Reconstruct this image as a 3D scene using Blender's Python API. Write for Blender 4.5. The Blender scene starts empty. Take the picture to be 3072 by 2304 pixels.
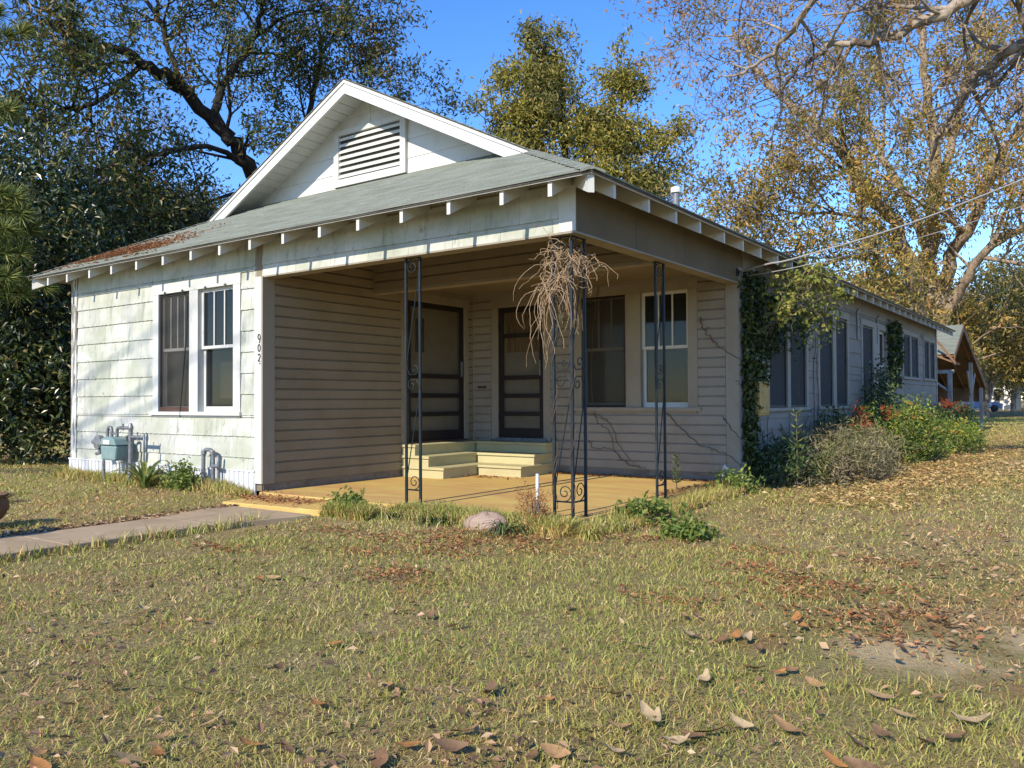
import bpy, math, random
import numpy as np
from mathutils import Vector, Matrix
scene = bpy.context.scene
COL = scene.collection
R = math.radians

# ------------------------------------------------------------------ camera, sky, sun, exposure
CAM = np.array([3.9546, -6.5206, 1.2199]); YAW, PITCH, ROLL, FPX = 0.62238, 0.02073, -0.00528, 2476.97
_fw = np.array([-math.sin(YAW)*math.cos(PITCH), math.cos(YAW)*math.cos(PITCH), math.sin(PITCH)])
_rt = np.array([math.cos(YAW), math.sin(YAW), 0.0]); _up = np.cross(_rt, _fw)
_r2 = math.cos(ROLL)*_rt + math.sin(ROLL)*_up; _u2 = -math.sin(ROLL)*_rt + math.cos(ROLL)*_up
cd = bpy.data.cameras.new('camera'); cam = bpy.data.objects.new('camera', cd); COL.objects.link(cam)
cd.sensor_width = 36; cd.lens = FPX*36/3072; cd.clip_start = 0.05; cd.clip_end = 1500
m = Matrix.Identity(4)
for i in range(3):
    m[i][0], m[i][1], m[i][2], m[i][3] = _r2[i], _u2[i], -_fw[i], CAM[i]
cam.matrix_world = m
scene.camera = cam

SUN_EL = 32.9
world = bpy.data.worlds.new('World'); scene.world = world; world.use_nodes = True
wn = world.node_tree.nodes; wl = world.node_tree.links
sky = wn.new('ShaderNodeTexSky'); sky.sky_type = 'NISHITA'; sky.sun_disc = False
sky.sun_elevation = R(SUN_EL); sky.sun_rotation = R(180); sky.air_density = 1.0; sky.dust_density = 0.0; sky.ozone_density = 4.5; sky.altitude = 0
hsv = wn.new('ShaderNodeHueSaturation'); hsv.inputs['Saturation'].default_value = 1.22; hsv.inputs['Hue'].default_value = .512
wl.new(sky.outputs[0], hsv.inputs['Color']); wl.new(hsv.outputs[0], wn['Background'].inputs[0])
wn['Background'].inputs[1].default_value = 0.12
sl = bpy.data.lights.new('sun', 'SUN'); sl.energy = 2.75; sl.angle = R(0.55); sl.color = (1.0, 0.91, 0.76)
sun = bpy.data.objects.new('sun', sl); COL.objects.link(sun)
sd = Vector((0.012, math.cos(R(SUN_EL)), -math.sin(R(SUN_EL))))
sun.rotation_euler = sd.to_track_quat('-Z', 'Y').to_euler(); sun.location = (-4, -30, 22)
vs = scene.view_settings; vs.view_transform = 'Standard'; vs.look = 'None'; vs.gamma = 1; vs.use_curve_mapping = False; vs.exposure = 1.3
scene.render.engine = 'CYCLES'
scene.cycles.max_bounces = 8; scene.cycles.transparent_max_bounces = 16; scene.cycles.diffuse_bounces = 4

# ------------------------------------------------------------------ helpers
rng = np.random.default_rng(7); rnd = random.Random(11)
def at(px, py, dist):
    """a point at a horizontal distance from the viewpoint, along the photo direction"""
    r = _fw + _r2*(px-1536)/FPX - _u2*(py-1152)/FPX
    r = r/math.hypot(r[0], r[1]); return CAM + r*dist

def vnoise(x, y, s=1.0, seed=0):
    x = np.asarray(x)/s; y = np.asarray(y)/s
    xi = np.floor(x).astype(np.int64); yi = np.floor(y).astype(np.int64); xf = x-xi; yf = y-yi
    def h(a, b):
        v = (a*374761393 + b*668265263 + seed*1442695041) & 0xffffffff
        v = ((v ^ (v >> 13))*1274126177) & 0xffffffff
        return ((v ^ (v >> 16)) & 0xffff)/65535.0
    u = xf*xf*(3-2*xf); w = yf*yf*(3-2*yf)
    return (h(xi, yi)*(1-u)+h(xi+1, yi)*u)*(1-w)+(h(xi, yi+1)*(1-u)+h(xi+1, yi+1)*u)*w
def fnoise(x, y, s, seed=0):
    return 0.55*vnoise(x, y, s, seed)+0.3*vnoise(x, y, s*.45, seed+5)+0.15*vnoise(x, y, s*.2, seed+9)

def mesh_np(name, verts, polys):
    """polys: list of int arrays (n,k)"""
    me = bpy.data.meshes.new(name); verts = np.asarray(verts, np.float32)
    me.vertices.add(len(verts)); me.vertices.foreach_set('co', verts.ravel())
    polys = [np.asarray(p, np.int32) for p in polys if len(p)]
    nl = sum(p.size for p in polys); npol = sum(len(p) for p in polys)
    me.loops.add(nl); me.polygons.add(npol)
    me.loops.foreach_set('vertex_index', np.concatenate([p.ravel() for p in polys]))
    tot = np.concatenate([np.full(len(p), p.shape[1], np.int32) for p in polys])
    me.polygons.foreach_set('loop_start', np.concatenate([[0], np.cumsum(tot)[:-1]]).astype(np.int32))
    me.polygons.foreach_set('use_smooth', np.zeros(npol, bool))
    me.update(calc_edges=True); me.validate()
    return me

def tag(o, label=None, cat=None, group=None, kind=None):
    if label: o['label'] = label
    if cat: o['category'] = cat
    if group: o['group'] = group
    if kind: o['kind'] = kind
    return o
def link(name, me, mat=None, parent=None, loc=None):
    o = bpy.data.objects.new(name, me); COL.objects.link(o)
    if me is not None and mat is not None and not me.materials: me.materials.append(mat)
    if loc is not None: o.location = loc
    if parent is not None:
        o.parent = parent
        w = Vector((0, 0, 0)); p = parent
        while p is not None: w += p.location; p = p.parent
        o.matrix_parent_inverse = Matrix.Identity(4)
        o.location = Vector(o.location) - w
    return o
def thing(name, label, cat, loc=(0, 0, 0), group=None):
    o = bpy.data.objects.new(name, None); COL.objects.link(o); o.location = loc; o.empty_display_size = .1
    return tag(o, label, cat, group)

class MB:
    def __init__(s): s.v = []; s.f = {}; s.n = 0
    def add(s, v, faces):
        v = np.asarray(v, float).reshape(-1, 3); s.v.append(v)
        for f in faces: s.f.setdefault(len(f), []).append([i+s.n for i in f])
        s.n += len(v); return s
    def addnp(s, v, arr):
        v = np.asarray(v, float).reshape(-1, 3); s.v.append(v); arr = np.asarray(arr)
        s.f.setdefault(arr.shape[1], []).extend((arr+s.n).tolist()); s.n += len(v); return s
    def box(s, a, b):
        x0, y0, z0 = (min(a[i], b[i]) for i in range(3)); x1, y1, z1 = (max(a[i], b[i]) for i in range(3))
        return s.add([(x0,y0,z0),(x1,y0,z0),(x1,y1,z0),(x0,y1,z0),(x0,y0,z1),(x1,y0,z1),(x1,y1,z1),(x0,y1,z1)],
                     [(3,2,1,0),(4,5,6,7),(0,1,5,4),(1,2,6,5),(2,3,7,6),(3,0,4,7)])
    def hexa(s, p):
        return s.add(p, [(3,2,1,0),(4,5,6,7),(0,1,5,4),(1,2,6,5),(2,3,7,6),(3,0,4,7)])
    def prism(s, poly, d):
        """poly: list of 3d points, d: extrusion vector"""
        n = len(poly); p = np.asarray(poly, float); q = p+np.asarray(d, float)
        return s.add(np.vstack([p, q]), [tuple(range(n))[::-1], tuple(range(n, 2*n))]+[(i, (i+1) % n, (i+1) % n+n, i+n) for i in range(n)])
    def tube(s, pts, r, k=6, caps=True):
        pts = np.asarray(pts, float); n = len(pts); r = np.broadcast_to(np.asarray(r, float), (n,))
        t = np.gradient(pts, axis=0); t /= np.maximum(np.linalg.norm(t, axis=1, keepdims=True), 1e-9)
        mean = t.mean(0); ref = np.eye(3)[int(np.argmin(np.abs(mean)))]
        a = np.cross(t, ref); a /= np.maximum(np.linalg.norm(a, axis=1, keepdims=True), 1e-9); b = np.cross(t, a)
        th = np.arange(k)*2*math.pi/k
        v = pts[:, None, :]+r[:, None, None]*(np.cos(th)[None, :, None]*a[:, None, :]+np.sin(th)[None, :, None]*b[:, None, :])
        i = np.arange(n-1)[:, None]*k; j = np.arange(k)[None, :]; j2 = (j+1) % k
        q = np.stack([i+j, i+j2, i+k+j2, i+k+j], -1).reshape(-1, 4)
        base = s.n; s.addnp(v.reshape(-1, 3), q)
        if caps and k <= 12:
            s.f.setdefault(k, []).append([base+x for x in range(k)][::-1]); s.f.setdefault(k, []).append([base+(n-1)*k+x for x in range(k)])
        return s
    def lathe(s, prof, c, k=20, axis=2):
        """prof: (r, h) pairs"""
        th = np.arange(k)*2*math.pi/k; v = []
        for r, h in prof:
            ring = np.stack([r*np.cos(th), r*np.sin(th), np.full(k, h)], -1)
            if axis == 0: ring = ring[:, [2, 0, 1]]
            if axis == 1: ring = ring[:, [0, 2, 1]]
            v.append(ring)
        v = np.concatenate(v)+np.asarray(c); n = len(prof)
        i = np.arange(n-1)[:, None]*k; j = np.arange(k)[None, :]; j2 = (j+1) % k
        q = np.stack([i+j, i+j2, i+k+j2, i+k+j], -1).reshape(-1, 4); base = s.n; s.addnp(v, q)
        s.f.setdefault(k, []).append([base+x for x in range(k)][::-1]); s.f.setdefault(k, []).append([base+(n-1)*k+x for x in range(k)])
        return s
    def mesh(s, name):
        return mesh_np(name, np.concatenate(s.v), [np.array(f) for f in s.f.values()])
    def build(s, name, mat, parent=None, smooth=False, bevel=0):
        me = s.mesh(name)
        if smooth: me.polygons.foreach_set('use_smooth', np.ones(len(me.polygons), bool))
        o = link(name, me, mat, parent)
        if bevel:
            b = o.modifiers.new('bevel', 'BEVEL'); b.width = bevel; b.segments = 2; b.limit_method = 'ANGLE'
        return o

# ------------------------------------------------------------------ materials
def nt(name):
    mt = bpy.data.materials.new(name); mt.use_nodes = True
    return mt, mt.node_tree.nodes, mt.node_tree.links
def pos_noise(n, l, scale, stretch=(1, 1, 1), detail=4, rough=.6, dist=0):
    g = n.new('ShaderNodeNewGeometry'); mp = n.new('ShaderNodeMapping'); mp.inputs['Scale'].default_value = stretch
    l.new(g.outputs['Position'], mp.inputs[0]); t = n.new('ShaderNodeTexNoise'); t.inputs['Scale'].default_value = scale
    t.inputs['Detail'].default_value = detail; t.inputs['Roughness'].default_value = rough; t.inputs['Distortion'].default_value = dist
    l.new(mp.outputs[0], t.inputs['Vector']); return t
def ramp(n, l, src, stops):
    r = n.new('ShaderNodeValToRGB'); cr = r.color_ramp
    while len(cr.elements) < len(stops): cr.elements.new(.5)
    for e, (p, c) in zip(cr.elements, stops): e.position = p; e.color = (*c, 1) if len(c) == 3 else c
    l.new(src, r.inputs[0]); return r
def mixc(n, l, fac, a, b, mode='MIX'):
    x = n.new('ShaderNodeMix'); x.data_type = 'RGBA'; x.blend_type = mode
    for s_, v in ((x.inputs[0], fac), (x.inputs[6], a), (x.inputs[7], b)):
        if hasattr(v, 'default_value') or hasattr(v, 'links'): l.new(v, s_)
        elif isinstance(v, (int, float)): s_.default_value = v
        else: s_.default_value = (*v, 1)
    return x.outputs[2]
def surf(name, layers, rough=.7, bump=.15, bscale=60, bstretch=(1, 1, 1), spec=.3, metal=0, island=0, dist=.004):
    """layers: [base colour] then (colour, noise scale, stretch, lo, hi) laid over it"""
    mt, n, l = nt(name); p = n['Principled BSDF']
    c = layers[0]
    for (cc, sc, st, lo, hi) in layers[1:]:
        t = pos_noise(n, l, sc, st, 5, .62, .3)
        r = ramp(n, l, t.outputs[0], [(lo, (0, 0, 0)), (hi, (1, 1, 1))])
        c = mixc(n, l, r.outputs[0], c, cc)
    if island:
        g = n.new('ShaderNodeObjectInfo'); r = ramp(n, l, g.outputs['Random'], [(0, (1-island,)*3), (1, (1+island*.4,)*3)])
        c = mixc(n, l, 1.0, c, r.outputs[0], 'MULTIPLY')
    if isinstance(c, tuple): p.inputs['Base Color'].default_value = (*c, 1)
    else: l.new(c, p.inputs['Base Color'])
    p.inputs['Roughness'].default_value = rough; p.inputs['Specular IOR Level'].default_value = spec; p.inputs['Metallic'].default_value = metal
    if bump:
        t = pos_noise(n, l, bscale, bstretch, 4, .6); b = n.new('ShaderNodeBump'); b.inputs['Strength'].default_value = bump; b.inputs['Distance'].default_value = dist
        l.new(t.outputs[0], b.inputs['Height']); l.new(b.outputs[0], p.inputs['Normal'])
    return mt
def leafmat(name, stops, patch=None, patch_scale=.6, trans=.3, rough=.5, spec=.35, lo=.45, hi=.62):
    mt, n, l = nt(name); p = n['Principled BSDF']; g = n.new('ShaderNodeNewGeometry')
    r = ramp(n, l, g.outputs['Random Per Island'], stops); c = r.outputs[0]
    if patch:
        t = pos_noise(n, l, patch_scale, (1, 1, 1), 3); k = ramp(n, l, t.outputs[0], [(lo, (0, 0, 0)), (hi, (1, 1, 1))])
        r2 = ramp(n, l, g.outputs['Random Per Island'], patch); c = mixc(n, l, k.outputs[0], c, r2.outputs[0])
    l.new(c, p.inputs['Base Color']); p.inputs['Roughness'].default_value = rough; p.inputs['Specular IOR Level'].default_value = spec
    tr = n.new('ShaderNodeBsdfTranslucent'); l.new(c, tr.inputs[0]); mx = n.new('ShaderNodeMixShader'); mx.inputs[0].default_value = trans
    l.new(p.outputs[0], mx.inputs[1]); l.new(tr.outputs[0], mx.inputs[2]); l.new(mx.outputs[0], n['Material Output'].inputs[0])
    return mt
def thinmat(name, col, fac, rough=.1, glossy=True, tint=(1, 1, 1)):
    """glass or screen: transparent mixed with a surface"""
    mt, n, l = nt(name); p = n['Principled BSDF']; p.inputs['Base Color'].default_value = (*col, 1); p.inputs['Roughness'].default_value = rough
    p.inputs['Specular IOR Level'].default_value = .35 if glossy else .1
    t = n.new('ShaderNodeBsdfTransparent'); t.inputs[0].default_value = (*tint, 1); mx = n.new('ShaderNodeMixShader'); mx.inputs[0].default_value = fac
    l.new(t.outputs[0], mx.inputs[1]); l.new(p.outputs[0], mx.inputs[2]); l.new(mx.outputs[0], n['Material Output'].inputs[0])
    return mt

M = {}
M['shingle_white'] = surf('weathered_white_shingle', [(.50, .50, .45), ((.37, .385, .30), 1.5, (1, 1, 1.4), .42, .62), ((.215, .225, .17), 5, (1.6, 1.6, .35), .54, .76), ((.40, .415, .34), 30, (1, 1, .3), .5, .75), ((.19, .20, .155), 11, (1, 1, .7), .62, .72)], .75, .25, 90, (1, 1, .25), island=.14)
M['trim_white'] = surf('chalky_white_trim', [(0.512, 0.506, 0.467), ((0.384, 0.378, 0.320), 9, (1, 1, .5), .55, .8), ((0.218, 0.192, 0.141), 26, (1, 1, .4), .68, .78)], .7, .2, 50, (1, 1, .3))
M['gable_white'] = surf('gable_white_paint', [(0.564, 0.558, 0.523), ((0.454, 0.448, 0.400), 4, (1, 1, 1), .55, .8)], .7, .15, 60)
M['rafter_white'] = surf('rafter_white_paint', [(0.511, 0.498, 0.447), ((0.319, 0.294, 0.230), 20, (1, 1, 1), .6, .75)], .7, .2, 40)
M['peeling'] = surf('peeling_corner_paint', [(0.525, 0.518, 0.485), ((0.144, 0.131, 0.112), 9, (2.5, 2.5, .35), .48, .56), ((0.262, 0.249, 0.223), 24, (2, 2, .5), .55, .62)], .8, .5, 40, (2, 2, .4))
M['clap'] = surf('shade_toned_cream_clapboard', [(0.234, 0.191, 0.134), ((0.200, 0.157, 0.099), 1.6, (1, 1, 1), .42, .70), ((0.166, 0.125, 0.075), 7, (.35, .35, 2.5), .60, .85), ((0.103, 0.075, 0.046), 40, (.6, .6, .6), .72, .80)], .72, .22, 40, (.3, .3, 3), island=.07)  # aged cream boards, with the porch's warm shade put into the colour
M['clap_pale'] = surf('shade_toned_pale_clapboard', [(0.267, 0.234, 0.189), ((0.219, 0.179, 0.131), 1.6, (1, 1, 1), .45, .72), ((0.170, 0.140, 0.100), 8, (.35, .35, 2.5), .62, .85), ((0.109, 0.079, 0.054), 40, (.6, .6, .6), .73, .80)], .72, .22, 40, (.3, .3, 3), island=.07)  # paler aged boards, likewise darkened and warmed to carry porch shade
M['porch_trim'] = surf('shade_toned_porch_trim', [(0.267, 0.234, 0.182), ((0.219, 0.179, 0.121), 3, (1, 1, .6), .45, .75), ((0.152, 0.128, 0.091), 25, (1, 1, .4), .68, .8)], .7, .18, 40, (1, 1, .3))  # shaded copy of the trim paint: porch shade worked into its colour
M['side_shingle'] = surf('side_wall_shingle', [(0.244, 0.218, 0.185), ((0.200, 0.174, 0.141), 1.4, (1, 1, 1), .42, .7), ((0.148, 0.129, 0.096), 7, (1.5, 1.5, .35), .6, .85)], .78, .22, 70, (1, 1, .3), island=.08)  # same siding as the front, with the side's shade put into the colour
M['side_trim'] = surf('side_wall_trim', [(0.281, 0.255, 0.217), ((0.198, 0.179, 0.144), 6, (1, 1, .4), .5, .75)], .75, .2, 40)  # side trim, darker and warmer because its colour includes the shade
M['beam_side'] = surf('side_beam_panel', [(0.129, 0.101, 0.064), ((0.101, 0.077, 0.048), 1.3, (1, 1, 1), .4, .65), ((0.135, 0.088, 0.041), 2.5, (1, 1, 1), .6, .75)], .75, .15, 50)  # brownish panels, their colour deepened to carry the shade of this side
M['soffit'] = surf('soffit_paint', [(0.422, 0.397, 0.347), ((0.322, 0.285, 0.223), 3, (1, 1, 1), .5, .75)], .75, .15, 40)
M['roof'] = surf('grey_green_asphalt_shingle', [(0.205, 0.217, 0.180), ((0.143, 0.155, 0.121), 5, (.4, 2, 2), .42, .68), ((0.276, 0.292, 0.242), 14, (.3, 1, 1), .58, .78), ((0.100, 0.100, 0.084), 60, (1, 1, 1), .62, .76)], .92, .6, 180, spec=.1)
M['roof_edge'] = surf('dark_roof_edge', [(.085, .075, .065), ((.16, .14, .11), 8, (1, 1, 1), .55, .75)], .9, .3, 80)
M['foundation'] = surf('foundation_concrete', [(0.176, 0.152, 0.128), ((0.112, 0.096, 0.072), 4, (1, 1, 2), .45, .7), ((0.240, 0.216, 0.176), 14, (1, 1, 1), .6, .75)], .9, .4, 50)
M['slab'] = surf('ochre_stained_slab', [(0.510, 0.343, 0.110), ((0.440, 0.255, 0.101), 1.2, (.5, 1.6, 1), .42, .68), ((0.546, 0.431, 0.141), 2.4, (.35, 1.4, 1), .52, .72), ((0.299, 0.176, 0.079), 7, (.25, 1.5, 1), .62, .80), ((0.317, 0.220, 0.123), 40, (1, 1, 1), .6, .8)], .85, .2, 60, spec=.15)
M['walk'] = surf('walk_concrete', [(0.370, 0.277, 0.172), ((0.273, 0.202, 0.123), 2.0, (1, 1, 1), .42, .7), ((0.440, 0.352, 0.238), 6, (1, 1, 1), .55, .75), ((0.176, 0.132, 0.088), 45, (1, 1, 1), .66, .78)], .9, .3, 80, spec=.15)
M['step'] = surf('yellow_step_paint', [(0.426, 0.380, 0.207), ((0.357, 0.299, 0.150), 4, (.6, .6, 2), .5, .75), ((0.230, 0.184, 0.104), 28, (1, 1, 1), .68, .78)], .6, .15, 50)
M['iron'] = surf('dark_green_iron', [(.010, .016, .019), ((.025, .036, .04), 30, (1, 1, .3), .55, .7), ((.07, .04, .02), 60, (1, 1, 1), .70, .78)], .6, .2, 120, spec=.3)
M['darkframe'] = surf('dark_brown_screen_frame', [(.018, .013, .012), ((.05, .03, .025), 20, (1, 1, .3), .6, .8)], .55, .1, 60)
M['sash'] = surf('white_sash', [(0.512, 0.505, 0.466), ((0.328, 0.315, 0.269), 22, (1, 1, .4), .6, .74)], .6, .2, 60)
M['glass'] = thinmat('window_glass', (.02, .022, .022), .55, .04)
M['screen'] = thinmat('insect_screen', (.07, .065, .055), .30, .8, False)
M['dark_screen'] = thinmat('dark_window_screen', (.05, .052, .055), .72, .7, False)
M['shade_grey'] = surf('grey_window_shade', [(.30, .30, .30), ((.22, .22, .22), 4, (1, 1, 1), .45, .7)], .8, 0)
M['shade_tan'] = surf('tan_window_shade', [(0.414, 0.360, 0.252), ((0.342, 0.288, 0.180), 3, (1, 1, 1), .45, .7)], .8, 0)
M['curtain'] = surf('amber_curtain', [(.42, .26, .10), ((.22, .13, .05), 5, (3, 3, .2), .42, .62)], .8, .4, 12, (3, 3, .2))
M['interior'] = surf('dim_interior', [(.10, .095, .085), ((.04, .04, .036), 1.5, (1, 1, 1), .4, .65)], .9, 0)
M['door_in'] = surf('tan_house_door', [(0.450, 0.383, 0.270), ((0.375, 0.307, 0.203), 2, (1, 1, 1), .45, .7)], .6, .1, 40)
M['brown_wood'] = surf('brown_sill_wood', [(.09, .045, .03), ((.04, .02, .015), 12, (.3, 1, 3), .45, .65)], .6, .2, 40)
M['skirt'] = surf('white_skirting', [(0.525, 0.531, 0.537), ((0.448, 0.435, 0.397), 6, (1, 1, .6), .6, .8)], .5, .08, 40)
M['metal_grey'] = surf('galvanised_pipe', [(.20, .21, .22), ((.12, .12, .12), 15, (1, 1, 1), .45, .65), ((.18, .11, .07), 40, (1, 1, 1), .68, .76)], .5, .15, 60, metal=.35)
M['meter'] = surf('teal_grey_meter', [(.16, .24, .235), ((.22, .27, .26), 8, (1, 1, 1), .5, .7)], .5, .1, 50)
M['box_tan'] = surf('rusty_yellow_box', [(.42, .27, .07), ((.30, .16, .05), 9, (1, 1, 1), .5, .7)], .6, .2, 40)
M['pvc'] = surf('white_pvc', [(0.640, 0.640, 0.608), ((0.480, 0.464, 0.400), 30, (1, 1, 1), .6, .75)], .45, .05, 40)
M['stone'] = surf('pinkish_stone', [(0.320, 0.232, 0.176), ((0.240, 0.160, 0.120), 8, (1, 1, 1), .45, .65), ((0.400, 0.320, 0.256), 25, (1, 1, 1), .6, .75)], .9, .6, 35, dist=.01)
M['terracotta'] = surf('brown_weathered_pot', [(.16, .085, .045), ((.09, .05, .03), 8, (1, 1, 1), .45, .65)], .85, .4, 40)
M['number'] = surf('black_numeral', [(.02, .02, .018)], .5, 0)
M['bark_dark'] = surf('dark_bark', [(.045, .037, .030), ((.025, .02, .017), 5, (2, 2, .5), .45, .65), ((.10, .085, .065), 12, (2, 2, .4), .6, .78)], .95, 1.0, 14, (2, 2, .4), dist=.05, spec=.05)
M['bark_pecan'] = surf('grey_brown_pecan_bark', [(.34, .26, .18), ((.15, .11, .08), 3, (2, 2, .5), .42, .62), ((.46, .38, .29), 9, (2, 2, .35), .58, .75)], .95, 1.0, 10, (2, 2, .35), dist=.06, spec=.05)
M['bark_grey'] = surf('pale_grey_twig_bark', [(.34, .28, .215), ((.13, .10, .075), 4, (1, 1, 1), .40, .62)], .95, .6, 20, dist=.03, spec=.05)
M['wire'] = surf('weathered_cable', [(.30, .29, .27)], .6, 0)
M['vine_dead'] = surf('dead_vine', [(0.414, 0.297, 0.180), ((0.270, 0.162, 0.090), 20, (1, 1, 1), .45, .65)], .9, .2, 60)
M['vine_stem'] = surf('brown_vine_stem', [(.10, .07, .05), ((.06, .04, .03), 20, (1, 1, 1), .45, .65)], .9, .2, 60)
M['stem_tan'] = surf('tan_stem', [(.20, .15, .09), ((.12, .08, .05), 9, (1, 1, 1), .45, .65)], .9, .2, 40)
M['rust_wood'] = surf('brown_carport_boards', [(.22, .13, .07), ((.14, .08, .045), 2, (1, 1, 1), .42, .65)], .85, .2, 30)
M['grey_wood'] = surf('grey_post_wood', [(.36, .34, .31), ((.24, .22, .2), 4, (1, 1, .4), .45, .65)], .85, .3, 30)
M['car_paint'] = surf('blue_car_paint', [(.10, .18, .34)], .3, 0)
M['tyre'] = surf('dark_rubber', [(.02, .02, .02)], .8, 0)
M['far_wall'] = surf('far_pale_wall', [(.62, .60, .56)], .8, 0)
M['far_roof'] = surf('far_dark_roof', [(.16, .15, .14)], .9, 0)
# foliage and ground cover
M['lf_oak'] = leafmat('dark_oak_leaf', [(0, (0.032, 0.050, 0.012)), (.6, (0.079, 0.108, 0.023)), (.85, (0.158, 0.152, 0.037)), (1, (0.287, 0.152, 0.042))], [(0, (0.086, 0.063, 0.021)), (.6, (0.173, 0.095, 0.031)), (1, (0.287, 0.127, 0.042))], .5, .3, .45, .4, .56, .72)
M['lf_mag'] = leafmat('magnolia_leaf', [(0, (0.021, 0.036, 0.010)), (.6, (0.049, 0.074, 0.018)), (.9, (0.125, 0.128, 0.034)), (1, (0.265, 0.204, 0.071))], None, trans=.12, rough=.32, spec=.5)
M['lf_brown'] = leafmat('browning_leaf', [(0, (0.075, 0.075, 0.027)), (.5, (0.165, 0.112, 0.045)), (1, (0.330, 0.180, 0.083))], [(0, (0.045, 0.068, 0.022)), (1, (0.120, 0.135, 0.045))], .7)
M['lf_olive'] = leafmat('olive_leaf', [(0, (0.116, 0.134, 0.023)), (.5, (0.281, 0.252, 0.041)), (1, (0.495, 0.378, 0.076))], [(0, (0.075, 0.103, 0.023)), (.6, (0.182, 0.173, 0.045)), (1, (0.330, 0.236, 0.102))], .35, .3)
M['lf_pecan'] = leafmat('pecan_leaf_autumn', [(0, (0.152, 0.152, 0.034)), (.45, (0.358, 0.261, 0.055)), (.8, (0.522, 0.343, 0.083)), (1, (0.550, 0.261, 0.083))], [(0, (0.076, 0.103, 0.030)), (.6, (0.179, 0.179, 0.048)), (1, (0.385, 0.248, 0.083))], .3, .35)
M['lf_pecan_dry'] = leafmat('dry_pecan_leaf', [(0, (.18, .11, .05)), (.6, (.34, .21, .09)), (1, (.44, .28, .15))], None, trans=.35)
M['lf_mix'] = leafmat('mixed_wood_leaf', [(0, (0.072, 0.098, 0.029)), (.5, (0.182, 0.169, 0.052)), (1, (0.325, 0.247, 0.085))], [(0, (0.182, 0.130, 0.039)), (.6, (0.364, 0.247, 0.052)), (1, (0.520, 0.338, 0.078))], .18, .3)
M['lf_ivy'] = leafmat('dark_ivy_leaf', [(0, (0.019, 0.034, 0.010)), (.7, (0.048, 0.070, 0.019)), (1, (0.132, 0.144, 0.036))], None, trans=.2, rough=.45)
M['lf_vine'] = leafmat('yellow_green_vine_leaf', [(0, (0.090, 0.126, 0.023)), (.5, (0.234, 0.252, 0.045)), (1, (0.378, 0.342, 0.072))], None, trans=.4)
M['lf_nandina'] = leafmat('nandina_leaf', [(0, (0.077, 0.134, 0.024)), (.5, (0.204, 0.284, 0.045)), (.9, (0.406, 0.434, 0.073)), (1, (0.531, 0.134, 0.033))], [(0, (0.046, 0.074, 0.020)), (1, (0.140, 0.166, 0.045))], 1.2, .35)
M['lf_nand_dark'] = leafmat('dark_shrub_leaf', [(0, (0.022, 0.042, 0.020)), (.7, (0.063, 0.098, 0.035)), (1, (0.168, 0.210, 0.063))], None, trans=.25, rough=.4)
M['lf_red'] = leafmat('red_shrub_leaf', [(0, (.20, .04, .02)), (.6, (.40, .08, .03)), (1, (.45, .18, .06))], None, trans=.3)
M['lf_bright'] = leafmat('bright_weed_leaf', [(0, (.07, .12, .02)), (.5, (.15, .21, .04)), (1, (.28, .30, .07))], None, trans=.35)
M['lf_strap'] = leafmat('strap_leaf', [(0, (.045, .075, .015)), (.5, (.12, .16, .03)), (1, (.26, .26, .06))], None, trans=.35)
M['lf_dry'] = leafmat('dry_brush', [(0, (0.130, 0.098, 0.058)), (.6, (0.273, 0.215, 0.124)), (1, (0.390, 0.325, 0.169))], [(0, (0.091, 0.111, 0.039)), (1, (0.208, 0.208, 0.078))], 1.6, .25)
M['lf_pine'] = leafmat('pine_needle', [(0, (0.072, 0.117, 0.027)), (.6, (0.180, 0.225, 0.054)), (1, (0.396, 0.342, 0.108))], None, trans=.25)
M['grass_green'] = leafmat('lawn_grass_green', [(0, (.145, .170, .034)), (.5, (.30, .325, .070)), (1, (.52, .50, .14))], [(0, (.22, .21, .045)), (1, (.58, .50, .15))], .55, .3, .6, .25)
M['grass_straw'] = leafmat('lawn_grass_straw', [(0, (0.261, 0.174, 0.074)), (.5, (0.523, 0.362, 0.151)), (1, (0.750, 0.614, 0.287))], [(0, (0.360, 0.205, 0.086)), (1, (0.718, 0.425, 0.159))], .8, .25, .7, .2)
M['litter'] = leafmat('leaf_litter', [(0, (0.088, 0.056, 0.035)), (.5, (0.250, 0.144, 0.075)), (.85, (0.425, 0.263, 0.138)), (1, (0.575, 0.425, 0.250))], None, trans=.2, rough=.7)
M['litter_gold'] = leafmat('golden_leaf_litter', [(0, (.17, .10, .04)), (.4, (.40, .25, .09)), (.8, (.55, .38, .14)), (1, (.60, .46, .24))], None, trans=.2, rough=.7)
M['litter_red'] = leafmat('pine_straw_litter', [(0, (.16, .06, .025)), (.6, (.32, .13, .05)), (1, (.44, .24, .10))], None, trans=.2, rough=.7)
M['fallen'] = leafmat('fallen_leaf_tan', [(0, (0.240, 0.152, 0.072)), (1, (0.336, 0.216, 0.096))], None, trans=.15, rough=.6)

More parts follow.
